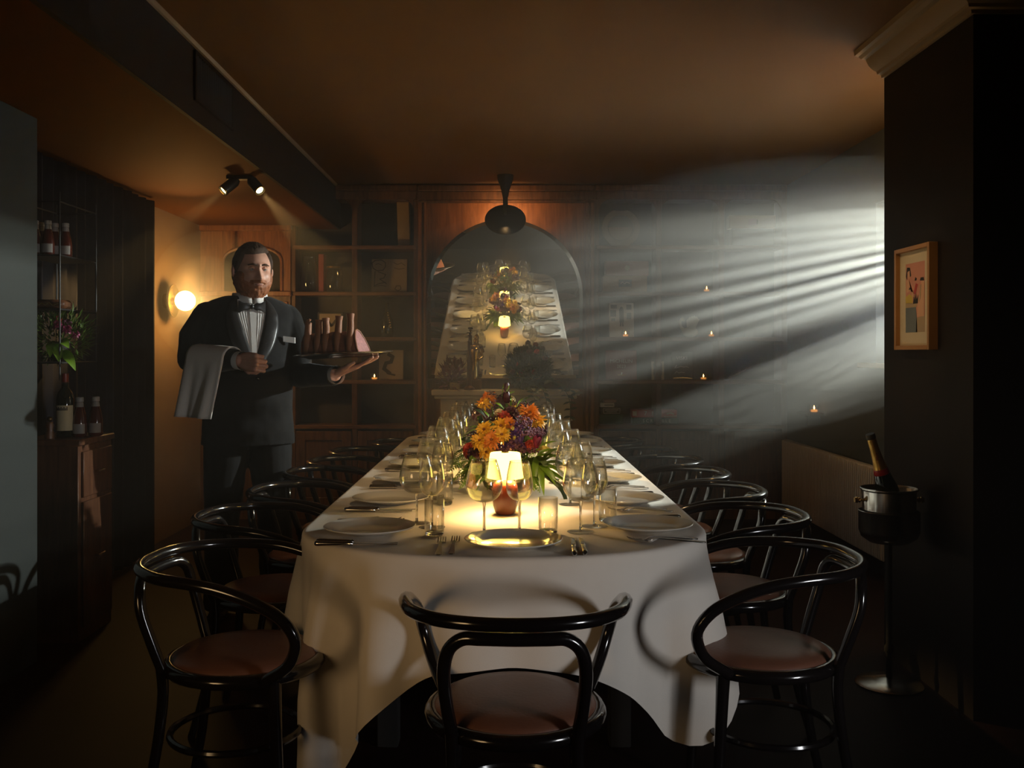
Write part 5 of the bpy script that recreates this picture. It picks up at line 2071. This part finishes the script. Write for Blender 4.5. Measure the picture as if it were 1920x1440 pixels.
MB().boxr(-0.172, 0.172, 0, 0.16, 0, 0.130, 0.004).build('carton', 'card_tan', b1)
MB().boxr(-0.05, 0.05, -0.003, 0.001, 0.045, 0.10).build('label', 'card_dark', b1)
stick(b1, [(-0.035, 0.07), (-0.02, 0.08), (-0.005, 0.068), (0.012, 0.08), (0.035, 0.072)], 0.006, 'card_white', 'label_print', -0.0045)
b2 = thing('dull_red_box', 'dull red box with a pale round seal, upper of two stacked boxes', 'box', (KX(1176), KY, SZ[1] + 0.131))
MB().boxr(-0.168, 0.168, 0, 0.15, 0, 0.115, 0.004).build('carton', 'card_pink', b2)
MB().lathe([(0.0, 0.0), (0.020, 0.0), (0.019, 0.003), (0.0, 0.003)], 24, Matrix.Translation((0.0, 0.0, 0.062)) @ Matrix.Rotation(PI / 2, 4, 'X')).build('seal', 'card_white', b2)
dc = thing('glass_decanter', 'tall slim glass decanter on the right shelf beside a tealight', 'decanter', (KX(1289), KY + 0.02, SZ[1]))
MB().lathe([(0.0, 0.0), (0.028, 0.0), (0.031, 0.02), (0.034, 0.19), (0.030, 0.205), (0.016, 0.212), (0.015, 0.225)], 28).build('body', 'crystal', dc, angle=60)
MB().lathe([(0.0, 0.226), (0.026, 0.227), (0.027, 0.255), (0.0, 0.257)], 20).build('stopper', 'stem_glass', dc)
tealight('lit tealight beside the glass decanter on the right shelf', 1325, SZ[1])
po = thing('poster_card', 'pale poster of a standing figure among printed squares on the right shelf', 'picture', (KX(1168), KY + 0.08, SZ[2]))
po.rotation_euler = (R(-6), 0, 0)
MB().boxr(-0.098, 0.098, 0, 0.012, 0, 0.275, 0.002).build('board', 'card_white', po)
stick(po, [(0.0, 0.215), (0.002, 0.13)], 0.036, 'ink', 'figure')
stick(po, [(-0.006, 0.14), (-0.008, 0.09)], 0.011, 'ink', 'figure_leg')
stick(po, [(0.008, 0.14), (0.010, 0.09)], 0.011, 'ink', 'figure_leg')
MB().lathe([(0.0, 0.0), (0.012, 0.0), (0.0, 0.001)], 16, Matrix.Translation((0.001, -0.002, 0.232)) @ Matrix.Rotation(PI / 2, 4, 'X')).build('figure_head', 'ink', po)
for (x, z, w_, h_) in ((-0.065, 0.19, 0.045, 0.05), (-0.06, 0.245, 0.05, 0.03), (0.06, 0.24, 0.04, 0.04), (0.06, 0.17, 0.035, 0.05), (-0.065, 0.14, 0.03, 0.02)):
    MB().boxr(x - w_ / 2, x + w_ / 2, -0.0025, 0.0, z - h_ / 2, z + h_ / 2).build('printed_square', 'card_dark', po)
tealight('lit tealight in front of the pale poster on the right shelf', 1173, SZ[2], KY - 0.06)
# folded swan figure
sw = thing('swan_figurine', 'white ceramic swan figurine with raised wings on the right shelf', 'figurine', (KX(1295), KY + 0.02, SZ[2]))
MB().ball((0, 0, 0.04), (0.062, 0.045, 0.04), 20, 14).build('body', 'ceramic_white', sw, angle=180)
MB().tube(catmull([(-0.045, 0, 0.05), (-0.075, 0, 0.085), (-0.078, 0, 0.125), (-0.062, 0, 0.140), (-0.045, 0, 0.128)], 5), [0.016, 0.011, 0.010, 0.013, 0.005], 10).build('neck', 'ceramic_white', sw, angle=180)
for sy in (-1, 1):
    mb = MB()
    mb.grid(lambda u, v: (-0.01 + 0.085 * (u / 8) * (0.5 + 0.5 * v / 8) - 0.01, sy * (0.028 + 0.018 * v / 8), 0.045 + 0.125 * v / 8 * (0.75 + 0.25 * math.sin(u / 8 * PI)) - 0.01 * (u % 2)), 9, 9)
    o = mb.build('wing', 'ceramic_white', sw, angle=60)
    md = o.modifiers.new('t', 'SOLIDIFY')
    md.thickness = 0.006
tealight('lit tealight at the right of the swan figurine', 1334, SZ[2])
for k, px_ in enumerate((1372, 1406, 1440)):
    t = thing('shelf_tumbler', 'clear tumbler on the right shelf, %s from the left of three' % ('first', 'second', 'third')[k], 'tumbler', (KX(px_), KY + 0.02, SZ[2]), 0, 'tumblers on the right shelf')
    MB().lathe([(0.030, 0.006), (0.034, 0.02), (0.037, 0.13)], 24, cap=False).build('wall', 'crystal', t, angle=180)
    MB().lathe([(0.0, 0.0), (0.03, 0.0), (0.032, 0.008), (0.0, 0.012)], 24).build('base', 'stem_glass', t)
gb = thing('red_guide_book', 'dark red book with pale lettering facing out on the right shelf', 'book', (KX(1167), KY + 0.06, SZ[3]))
gb.rotation_euler = (R(-5), 0, 0)
MB().boxr(-0.122, 0.122, 0, 0.035, 0, 0.232, 0.003).build('cover', 'card_red', gb)
letters('MICHELIN', 'chalk', gb, (0, -0.002, 0.145), 0.040)
letters('2023', 'chalk', gb, (0, -0.002, 0.104), 0.036)
stick(gb, [(-0.062, 0.07), (0.062, 0.07)], 0.003, 'card_tan', 'rule')
stick(gb, [(-0.028, 0.036), (0.030, 0.036)], 0.007, 'brass', 'ornament')
stick(gb, [(0.0, 0.036), (0.003, 0.055)], 0.010, 'chalk', 'ornament')
cd = thing('photo_card', 'small cream photo card with a dark picture leaning at the shelf edge', 'photo', (KX(1232.5), KY - 0.03, SZ[3]))
cd.rotation_euler = (R(-6), 0, 0)
MB().boxr(-0.049, 0.049, 0, 0.004, 0, 0.145, 0.001).build('card', 'paper_cream', cd)
MB().boxr(-0.032, 0.032, -0.0015, 0.001, 0.04, 0.130).build('picture', 'print_blue', cd)
ck = thing('chalk_board', 'small dark board chalked with the word VISKI on the right shelf', 'board', (KX(1283), KY + 0.07, SZ[3]))
ck.rotation_euler = (R(-5), 0, 0)
MB().boxr(-0.085, 0.085, 0, 0.012, 0, 0.225, 0.003).build('slate', 'card_dark', ck)
letters('VISKI', 'chalk', ck, (-0.004, -0.002, 0.168), 0.040)
for (z, pts_) in ((0.105, [(-0.062, 0.09), (-0.045, 0.115), (-0.055, 0.092), (-0.03, 0.098), (-0.012, 0.104), (0.01, 0.098), (0.03, 0.103), (0.05, 0.095)]),
                  (0.06, [(-0.06, 0.05), (-0.045, 0.065), (-0.03, 0.052), (-0.01, 0.058), (0.015, 0.054)])):
    stick(ck, pts_, 0.004, 'chalk', 'scribble')
stick(ck, [(-0.07, 0.012), (0.0, 0.016), (0.07, 0.010)], 0.006, 'brass', 'ledge_line')
tealight('lit tealight at the right of the chalk board', 1319, SZ[3])
br = thing('gilded_branch', 'golden leafy branch lying on the right shelf', 'ornament', (KX(1388), KY + 0.02, SZ[3]))
MB().tube(catmull([(-0.09, 0, 0.012), (-0.02, 0.01, 0.045), (0.09, 0, 0.10)], 5), [0.006, 0.003], 8).build('twig', 'brass', br)
for k in range(5):
    x = -0.08 + 0.042 * k
    z = 0.02 + 0.02 * k
    leaf(br, [(x, 0, z), (x + 0.01, -0.02, z + 0.02), (x + 0.03 + 0.01 * (k % 2), -0.025, z + (0.045 if k % 2 else 0.002))], 0.016, 'brass')
# lowest shelf: books and games
books = [('small_book', 'small rust coloured book on top of the low book stack', 1133, 1156, 'card_pink', 0.026), ('pale_book', 'pale book lying second in the low book stack', 1125, 1152, 'card_white', 0.034),
         ('dark_book', 'dark book with a framed title in the low book stack', 1128, 1166, 'card_dark', 0.055), ('green_book', 'dark green book at the bottom of the low book stack', 1122, 1168, 'card_green', 0.075)]
z = SZ[4]
for (nm, lb, p0_, p1_, mn, h_) in reversed(books):
    o = sbox(nm, lb, 'book', p0_, p1_, z, h_, 0.16, mn, rz=0, group='books on the lowest right shelf')
    if nm == 'dark_book':
        w_ = (p1_ - p0_) * KS / 2
        stick(o, [(-w_ * 0.8, 0.008), (w_ * 0.8, 0.008), (w_ * 0.8, h_ - 0.008), (-w_ * 0.8, h_ - 0.008), (-w_ * 0.8, 0.008)], 0.003, 'chalk', 'title_frame')
        stick(o, [(-w_ * 0.65, h_ * 0.62), (w_ * 0.65, h_ * 0.62)], 0.005, 'chalk', 'title')
        stick(o, [(-w_ * 0.5, h_ * 0.36), (w_ * 0.5, h_ * 0.36)], 0.004, 'chalk', 'title')
    if nm == 'pale_book':
        stick(o, [(-0.02, h_ * 0.5), (0.045, h_ * 0.5)], 0.007, 'ink', 'title')
    z += h_ + 0.0006
g1 = thing('word_game_box', 'long dark green game box lettered in white under a red box', 'game', (KX(1229), KY, SZ[4]))
MB().boxr(-0.178, 0.178, 0, 0.18, 0, 0.050, 0.003).build('carton', 'card_green', g1)
letters('S C R A B B L E', 'chalk', g1, (0.01, -0.002, 0.024), 0.034)
g2 = thing('red_game_box', 'bright red game box on top of the green game box', 'game', (KX(1227), KY, SZ[4] + 0.0506))
MB().boxr(-0.176, 0.176, 0, 0.18, 0, 0.062, 0.003).build('carton', 'bright_red', g2)
MB().boxr(-0.170, -0.138, -0.003, 0.001, 0.014, 0.050).build('printed_tile', 'card_white', g2)
letters('7', 'chalk', g2, (-0.07, -0.002, 0.032), 0.045, name='numeral')
letters('1', 'chalk', g2, (-0.015, -0.002, 0.032), 0.045, name='numeral')
stick(g2, [(0.02, 0.015), (0.02, 0.05)], 0.006, 'chalk', 'print_mark')
stick(g2, [(0.10, 0.030), (0.125, 0.036), (0.15, 0.028)], 0.014, 'card_white', 'logo_print')
stick(g2, [(0.075, 0.008), (0.172, 0.012)], 0.006, 'card_white', 'print_band')
dsh = tag(MB().lathe([(0.0, 0.0), (0.012, 0.0), (0.006, 0.01), (0.02, 0.018), (0.022, 0.024), (0.018, 0.022), (0.0, 0.014)], 24).build('silver_cup', 'silver', loc=(KX(1231), KY + 0.05, SZ[4] + 0.1132)), 'tiny silver cup standing on the red game box', 'cup')
# candle bracket on the right wall below the window
hb = thing('candle_shelf', 'small dark shelf on the right wall below the window', 'shelf', (XR, 6.69, 0.868))
MB().boxr(-0.13, 0, -0.10, 0.10, -0.018, 0.0, 0.003).build('board', 'card_dark', hb)
MB().boxr(-0.09, 0, -0.012, 0.012, -0.09, -0.018, 0.003).build('bracket', 'card_dark', hb)
t = tealight('lit tealight on the small wall shelf below the window', 1537, 0.8686, 6.69)
t.location = (XR - 0.055, 6.64, 0.8686)
t.scale = (1.15, 1.15, 1.15)

# ------------------------------------------------------------------ on the mantelpiece
MZ = 1.0085
fig = thing('bronze_figurine', 'bronze figure of a person on a wooden block on the mantelpiece', 'figurine', (KX(892, 7.2), 7.22, MZ))
MB().boxr(-0.042, 0.042, -0.035, 0.035, 0, 0.075, 0.004).build('block', 'cabinet_wood', fig)
mb = MB()
mb.capsule([(-0.006, 0, 0.09), (-0.004, 0, 0.17), (0, 0, 0.22)], [0.028, 0.024, 0.026], 14)
mb.capsule([(0, 0, 0.22), (0, 0, 0.29)], [0.028, 0.034], 14)
mb.capsule([(0.0, 0, 0.31), (0.002, 0, 0.335)], [0.013, 0.012], 10)
mb.ball((0.003, -0.002, 0.362), (0.021, 0.023, 0.028), 14, 10)
mb.capsule([(0.033, 0, 0.295), (0.052, -0.01, 0.245), (0.025, -0.035, 0.225)], [0.013, 0.011, 0.009], 10)
mb.capsule([(-0.033, 0, 0.295), (-0.05, -0.006, 0.25), (-0.046, -0.03, 0.20)], [0.013, 0.011, 0.009], 10)
fme = voxel(mb, 0.004, 2)
fme.materials.append(MATS['brass'])
link('figure', fme, fig)
cs = thing('corkscrew_stand', 'tall dark wooden candlestick with a flat top beside the bronze figurine', 'candlestick', (KX(880, 7.2), 7.17, MZ))
MB().lathe([(0.0, 0.0), (0.040, 0.0), (0.042, 0.012), (0.018, 0.03), (0.016, 0.20), (0.022, 0.22), (0.013, 0.25), (0.011, 0.355), (0.014, 0.36), (0.005, 0.37), (0.005, 0.40), (0.016, 0.408), (0.0, 0.412)], 24).build('stem', 'sideboard_wood', cs)
MB().lathe([(0.0, 0.42), (0.020, 0.420), (0.018, 0.428), (0.0, 0.43)], 20).build('cap', 'black_metal', cs)
MB().tube([(0, 0, 0.405), (0, 0, 0.424)], 0.003, 6).build('spindle', 'black_metal', cs)
tag(MB().boxr(-0.075, 0.0, -0.03, 0.03, 0, 0.052, 0.003).build('card_box', 'card_tan', loc=(KX(862, 7.2), 7.22, MZ)), 'small brown box lying at the left of the mantelpiece', 'box')


def bush(name, label, loc, spread, hgt, mname, nleaf, seed, blossoms, trail=(), group=None, lw=0.016, ll=0.07, vase_=None):
    g = thing(name, label, 'flowers', loc, 0, group)
    rr = random.Random(seed)
    if vase_:
        MB().lathe(vase_, 28).build('vase', 'card_dark', g, angle=50)
    zc = hgt * 0.55
    mb = MB()
    for k in range(nleaf):
        v = Vector((rr.gauss(0, 1), rr.gauss(0, 1), rr.gauss(0, 1))).normalized()
        q = Vector((v.x * spread[0], v.y * spread[1], zc + v.z * hgt * 0.45)) * rr.uniform(0.55, 1.0) ** 0.5
        q.z = max(q.z, 0.02)
        M_ = face_to(q, Vector((v.x, v.y, v.z)) + Vector((rr.uniform(-.7, .7), rr.uniform(-.7, .7), rr.uniform(-.2, .9))))
        L_ = ll * rr.uniform(0.5, 1.1)
        w_ = lw * rr.uniform(0.7, 1.2)
        mb.add([(0, 0, 0), (w_, 0.0, L_ * 0.5), (0, 0.006, L_), (-w_, 0.0, L_ * 0.5)], [(0, 1, 2, 3)], M_)
    o = mb.build('foliage', mname, g, smooth=False)
    o['kind'] = 'stuff'
    for k, (x, y, z, s_, mn) in enumerate(blossoms):
        ball_flower(g, Vector((x, y, z)), Vector((x * 3, -0.6, 0.5)), s_, mn, 4, seed * 31 + k)
    for pts_ in trail:
        P = catmull(pts_, 6)
        MB().tube(P, 0.0022, 5).build('trailing_stem', 'leaf_dark', g)
        for i in range(1, len(P) - 1, 2):
            for sg in (-1, 1):
                d = Vector((rr.uniform(-0.4, 0.4) + sg * 0.9, -0.5, rr.uniform(-0.7, 0.2))).normalized()
                leaf(g, [P[i], P[i] + d * 0.03, P[i] + d * 0.06], 0.013, 'leaf_dark')
    return g


bl = [(rr_x, -0.10 + 0.05 * (k % 3), 0.14 + 0.05 * (k % 4), 0.024, ('petal_dark', 'petal_red', 'petal_magenta')[k % 3]) for k, rr_x in enumerate((-0.13, -0.09, -0.04, 0.0, 0.04, 0.08, 0.12, 0.06, -0.06))]
bush('mantel_flowers', 'dark flower arrangement on the mantelpiece with leaves trailing over its right edge', (KX(992, 7.2), 7.20, MZ), (0.165, 0.09), 0.27, 'leaf_dark', 1700, 4, bl, lw=0.009, ll=0.05,
     trail=[[(0.08, -0.05, 0.08), (0.2, -0.12, 0.06), (0.29, -0.14, -0.06), (0.30, -0.13, -0.22)], [(0.03, -0.06, 0.06), (0.10, -0.13, 0.0), (0.13, -0.13, -0.12), (0.12, -0.12, -0.2)],
            [(0.10, -0.05, 0.1), (0.24, -0.11, 0.03), (0.36, -0.12, -0.03)], [(0.0, -0.08, 0.05), (0.03, -0.13, -0.03), (0.05, -0.13, -0.13)]],
     vase_=[(0.0, 0.0), (0.05, 0.0), (0.075, 0.03), (0.07, 0.07), (0.0, 0.06)])
bush('dried_leaves', 'small spray of rust coloured dried leaves at the left of the mantelpiece', (KX(846, 7.2), 7.18, MZ), (0.075, 0.05), 0.15, 'petal_mauve', 90, 9, [], lw=0.012, ll=0.08)

# ------------------------------------------------------------------ picture on the pillar
fp = thing('framed_print', 'oak framed print of pink figures hanging on the dark pillar', 'picture', (PX0, 3.787, 1.503))
Dp, Hp = 0.1615, 0.2045
for (y0, y1, z0, z1) in ((-Dp, -Dp + 0.017, -Hp, Hp), (Dp - 0.017, Dp, -Hp, Hp), (-Dp + 0.017, Dp - 0.017, -Hp, -Hp + 0.017), (-Dp + 0.017, Dp - 0.017, Hp - 0.017, Hp)):
    MB().boxr(-0.036, 0.0, y0, y1, z0, z1, 0.0015).build('frame_bar', 'frame_oak', fp)
MB().boxr(-0.018, -0.004, -Dp + 0.016, Dp - 0.016, -Hp + 0.016, Hp - 0.016).build('mount', 'paper_cream', fp)


def art(poly, mname, name, layer):
    # poly in picture fractions: u 0 = far edge, 1 = near edge; v 0 = bottom, 1 = top
    pts = []
    for u, v in poly:
        y = 0.088 - u * 0.176
        z = -0.135 + v * 0.275
        pts.append((-0.0184 - 0.0004 * layer, y, z))
    MB().add(pts, [tuple(range(len(pts)))]).build(name, mname, fp, smooth=False)


art([(0, 0), (1, 0), (1, 1), (0, 1)], 'print_pink', 'print', 0)
art([(0, 0), (0.62, 0), (0.60, 0.22), (0.55, 0.36), (0, 0.36)], 'print_blue', 'printed_water', 1)
art([(0.55, 0), (1, 0), (1, 0.24), (0.58, 0.20)], 'print_tan', 'printed_skirt', 1)
art([(0, 0.36), (0.60, 0.36), (0.60, 0.42), (0, 0.43)], 'print_tan', 'printed_sand', 1)
art([(0, 0.43), (0.38, 0.42), (0.36, 0.52), (0.2, 0.56), (0.05, 0.52), (0, 0.54)], 'print_yellow', 'printed_cloth', 1)
art([(0.40, 0.41), (0.46, 0.55), (0.50, 0.46), (0.55, 0.56), (0.60, 0.47), (0.68, 0.54), (0.66, 0.41)], 'print_black', 'printed_grass', 2)
art([(0.62, 0.22), (0.66, 0.45), (0.78, 0.62), (0.84, 0.74), (0.98, 0.72), (0.98, 0.22)], 'print_peach', 'printed_figure', 2)
art([(0.72, 0.42), (0.76, 0.66), (0.84, 0.68), (0.80, 0.48)], 'print_tan', 'printed_hair', 3)
art([(0.76, 0.73), (0.80, 0.77), (0.95, 0.77), (0.98, 0.72)], 'print_black', 'printed_hat', 3)
art([(0.02, 0.82), (0.08, 0.95), (0.24, 0.94), (0.30, 0.82), (0.24, 0.80), (0.22, 0.90), (0.10, 0.88), (0.08, 0.76)], 'print_black', 'printed_hair', 2)
art([(0.10, 0.88), (0.22, 0.90), (0.24, 0.80), (0.16, 0.76)], 'print_peach', 'printed_face', 2)
art([(0.05, 0.78), (0.18, 0.76), (0.28, 0.64), (0.34, 0.52), (0.50, 0.50), (0.40, 0.58), (0.22, 0.60), (0.06, 0.58)], 'print_peach', 'printed_figure', 2)
art([(0.48, 0.74), (0.52, 0.79), (0.60, 0.77), (0.58, 0.74)], 'print_black', 'printed_bird', 2)
art([(0.42, 0.56), (0.55, 0.70), (0.66, 0.68), (0.52, 0.54)], 'bright_red', 'printed_scarf', 2)
art([(0.18, 0.62), (0.22, 0.655), (0.29, 0.64), (0.24, 0.62)], 'print_black', 'printed_bird', 3)

# ------------------------------------------------------------------ champagne bucket on its stand
BXX, BYY = 1.492, 3.72
st = thing('bucket_stand', 'dark metal floor stand carrying the champagne bucket beside the pillar', 'stand', (BXX, BYY, 0))
MB().lathe([(0.0, 0.0), (0.122, 0.0), (0.126, 0.006), (0.118, 0.014), (0.06, 0.022), (0.025, 0.032), (0.0, 0.034)], 48).build('base', 'silver', st, angle=50)
MB().tube([(0, 0, 0.03), (0, 0, 0.12), (0, 0, 0.13), (0, 0, 0.15), (0, 0, 0.16), (0, 0, 0.555)], [0.012, 0.011, 0.018, 0.018, 0.011, 0.011], 16).build('pole', 'gunmetal', st)
MB().lathe([(0.0, 0.553), (0.075, 0.555), (0.103, 0.575), (0.112, 0.60), (0.1125, 0.672), (0.1145, 0.675), (0.110, 0.676), (0.109, 0.602), (0.100, 0.58), (0.07, 0.561), (0.0, 0.559)], 56).build('holder', 'silver', st, angle=45)
bk = thing('champagne_bucket', 'silver champagne bucket with brass knob handles in the floor stand', 'bucket', (BXX, BYY, 0.562))
MB().lathe([(0.0, 0.0), (0.072, 0.0), (0.090, 0.012), (0.096, 0.035), (0.100, 0.190), (0.1075, 0.196), (0.108, 0.201), (0.104, 0.202), (0.097, 0.194), (0.093, 0.04), (0.088, 0.02), (0.0, 0.012)], 56).build('pail', 'silver', bk, angle=45)
for sx in (-1, 1):
    MB().tube([(sx * 0.095, 0, 0.155), (sx * 0.112, 0, 0.155), (sx * 0.114, 0, 0.155), (sx * 0.120, 0, 0.155), (sx * 0.124, 0, 0.155), (sx * 0.134, 0, 0.155)], [0.006, 0.006, 0.011, 0.008, 0.012, 0.010], 14).build('knob_handle', 'brass', bk)
cbt = thing('champagne_bottle', 'dark champagne bottle with gold foil neck leaning in the bucket', 'bottle', (BXX + 0.045, BYY, 0.585))
cbt.rotation_euler = (R(4), R(-18.5), R(0))
MB().lathe([(0.0, 0.0), (0.040, 0.0), (0.0445, 0.008), (0.0445, 0.165), (0.041, 0.195), (0.030, 0.245), (0.0205, 0.285), (0.0165, 0.33), (0.0, 0.33)], 36).build('glass', 'bottle_dark', cbt, angle=60)
MB().lathe([(0.0262, 0.265), (0.0242, 0.278), (0.0205, 0.310), (0.0172, 0.350), (0.0165, 0.385), (0.0160, 0.392), (0.0, 0.392)], 32, cap=False).build('foil', 'gold_foil', cbt, angle=60)
MB().lathe([(0.0292, 0.249), (0.0302, 0.252), (0.0268, 0.270), (0.0256, 0.271)], 32, cap=False).build('foil_band', 'red_band', cbt)
MB().lathe([(0.0, 0.392), (0.0175, 0.392), (0.0185, 0.398), (0.0185, 0.408), (0.0172, 0.412), (0.0, 0.411)], 28).build('cork_mouth', 'card_dark', cbt)
letters('BRUT', 'card_red', cbt, (-0.006, -0.0215, 0.325), 0.012, rot=(R(96), 0, 0), name='foil_lettering').rotation_euler = (R(90), R(-78), 0)

# ------------------------------------------------------------------ sideboard and wall shelf on the left
sb = thing('sideboard', 'dark wooden sideboard at the left behind the grey pier', 'sideboard', (-1.885, 4.25, 0))
MB().boxr(-0.27, 0.0, 0.0, 0.36, 0.0, 0.872, 0.003).build('body', 'sideboard_wood', sb)
MB().boxr(-0.275, 0.012, -0.012, 0.37, 0.873, 0.902, 0.004).build('top', 'sideboard_wood', sb)
MB().boxr(0.0, 0.012, 0.03, 0.34, 0.64, 0.845, 0.003).build('drawer', 'sideboard_wood', sb)
MB().boxr(0.0, 0.012, 0.03, 0.34, 0.06, 0.62, 0.003).build('door', 'sideboard_wood', sb)
for z in (0.745, 0.36):
    MB().tube([(0.012, 0.15, z), (0.026, 0.15, z), (0.026, 0.22, z), (0.012, 0.22, z)], 0.004, 8).build('handle', 'dark_brass', sb)

rk = thing('wall_shelf', 'slim dark metal and glass wall shelf above the sideboard', 'shelf', (-1.97, 4.257, 0))
RW, RD = 0.19, 0.378
for x in (0, -RW):
    for y in (0, RD):
        MB().tube([(x, y, 1.165 if y == 0 else 1.24), (x, y, 2.0)], 0.0038, 8).build('post', 'black_metal', rk)
for z in (1.957, 1.72, 1.48, 1.242):
    MB().tube([(0, 0, z), (0, RD, z), (-RW, RD, z), (-RW, 0, z)], 0.0036, 8, closed=True).build('rail', 'black_metal', rk)
    if z < 1.9:
        MB().boxr(-RW, 0, 0.0, RD, z - 0.004, z + 0.004, 0.001).build('shelf_pane', 'card_dark', rk)


def sauce_bottle(label, loc, s_=1.0, mname='ketchup_red', group='sauce bottles on the wall shelf'):
    t = thing('sauce_bottle', label, 'bottle', loc, 0, group)
    MB().lathe([(0.0, 0.0), (0.027, 0.0), (0.030, 0.006), (0.0295, 0.06), (0.026, 0.09), (0.015, 0.135), (0.0135, 0.152), (0.0, 0.152)], 24).build('glass', mname, t, angle=60)
    MB().lathe([(0.0155, 0.150), (0.0165, 0.152), (0.0165, 0.168), (0.015, 0.170), (0.0, 0.170)], 24).build('cap', 'cap_white', t)
    MB().lathe([(0.0170, 0.128), (0.0145, 0.149)], 24, cap=False).build('neck_label', 'label_white', t)
    a0, a1 = -2.5, -0.4
    MB().grid(lambda u, v: (0.0302 * math.cos(a0 + (a1 - a0) * u / 12), 0.0302 * math.sin(a0 + (a1 - a0) * u / 12), 0.014 + 0.042 * v), 13, 2).build('front_label', 'label_white', t)
    t.scale = (s_, s_, s_)
    return t


for k, (px_, Y) in enumerate(((66, 4.33), (79, 4.40), (90, 4.33), (103, 4.42), (123, 4.42))):
    sauce_bottle('red sauce bottle on the upper wall shelf, %s from the left' % ('first', 'second', 'third', 'fourth', 'fifth')[k], ((px_ - 945) * Y / 1800, Y, 1.7245), 0.93)
tin = thing('cake_tin', 'low brown tin with golden script on the middle wall shelf', 'tin', (-2.055, 4.36, 1.4845))
MB().boxr(-0.075, 0.075, -0.05, 0.05, 0, 0.042, 0.012).build('body', 'sideboard_wood', tin)
stick(tin, [(-0.06, 0.014), (-0.045, 0.03), (-0.035, 0.014), (-0.02, 0.026), (-0.005, 0.016), (0.012, 0.028), (0.03, 0.015), (0.055, 0.024)], 0.004, 'brass', 'script', -0.0515)
bush('shelf_flowers', 'bouquet of green foliage with magenta and red blossoms on the lowest wall shelf', (-2.03, 4.40, 1.2465), (0.125, 0.11), 0.24, 'fern_green', 520, 14,
     [(0.02, -0.09, 0.17, 0.026, 'petal_magenta'), (0.06, -0.08, 0.15, 0.028, 'petal_magenta'), (0.085, -0.05, 0.13, 0.024, 'petal_magenta'), (0.015, -0.07, 0.195, 0.022, 'bright_red'), (0.05, -0.05, 0.18, 0.024, 'petal_mauve')],
     trail=[], lw=0.006, ll=0.06, vase_=[(0.0, 0.0), (0.04, 0.0), (0.06, 0.04), (0.055, 0.09), (0.0, 0.08)])
sfl = [o for o in COL.objects if o.name == 'shelf_flowers'][0]
for pts_ in ([(0.03, -0.09, 0.09), (0.07, -0.13, 0.09), (0.10, -0.14, 0.06)], [(0.02, -0.10, 0.08), (0.05, -0.14, 0.05), (0.06, -0.15, 0.0)], [(0.05, -0.08, 0.05), (0.09, -0.12, 0.02), (0.12, -0.12, -0.04)], [(0.0, -0.10, 0.09), (0.02, -0.14, 0.07), (0.02, -0.15, 0.02)]):
    leaf(sfl, pts_, 0.022, 'leaf_green')
wb = thing('wine_bottle', 'dark wine bottle with red capsule and cream label on the sideboard', 'bottle', (-2.005, 4.385, 0.9026))
MB().lathe([(0.0, 0.0), (0.035, 0.0), (0.038, 0.005), (0.038, 0.175), (0.033, 0.20), (0.016, 0.225), (0.0145, 0.285), (0.0, 0.285)], 32).build('glass', 'bottle_dark', wb, angle=60)
MB().lathe([(0.0168, 0.222), (0.0155, 0.225), (0.0153, 0.289), (0.0, 0.291)], 24, cap=False).build('capsule', 'capsule_red', wb)
a0, a1 = -PI * 0.98, -0.10
MB().grid(lambda u, v: (0.0385 * math.cos(a0 + (a1 - a0) * u / 16), 0.0385 * math.sin(a0 + (a1 - a0) * u / 16), 0.03 + 0.115 * v), 17, 2).build('label', 'label_cream', wb)
mb = MB()
for u in range(9):
    a_ = -PI / 2 + (u - 4) * 0.16
    hgt = 0.011 if u % 2 else 0.016
    mb.boxr(-0.0022, 0.0022, -0.0006, 0, 0.122, 0.122 + hgt, 0, Matrix.Rotation(a_ + PI / 2, 4, 'Z') @ Matrix.Translation((0, -0.0388, 0)))
mb.build('label_print', 'ink', wb, smooth=False)
sauce_bottle('red sauce bottle on the sideboard next to the wine bottle', (-1.945, 4.40, 0.9026), 1.06, group='sauce bottles on the sideboard')
sauce_bottle('red sauce bottle on the sideboard, farthest from the wine bottle', (-1.895, 4.455, 0.9026), 1.06, group='sauce bottles on the sideboard')
pg = thing('pepper_mill', 'small dark wooden pepper mill at the front edge of the sideboard', 'mill', (-2.03, 4.29, 0.9026))
MB().lathe([(0.0, 0.0), (0.021, 0.0), (0.022, 0.015), (0.014, 0.035), (0.018, 0.06), (0.013, 0.075), (0.0, 0.076)], 24).build('body', 'sideboard_wood', pg)
MB().ball((0, 0, 0.088), (0.013, 0.013, 0.012), 14, 10).build('knob', 'dark_brass', pg)
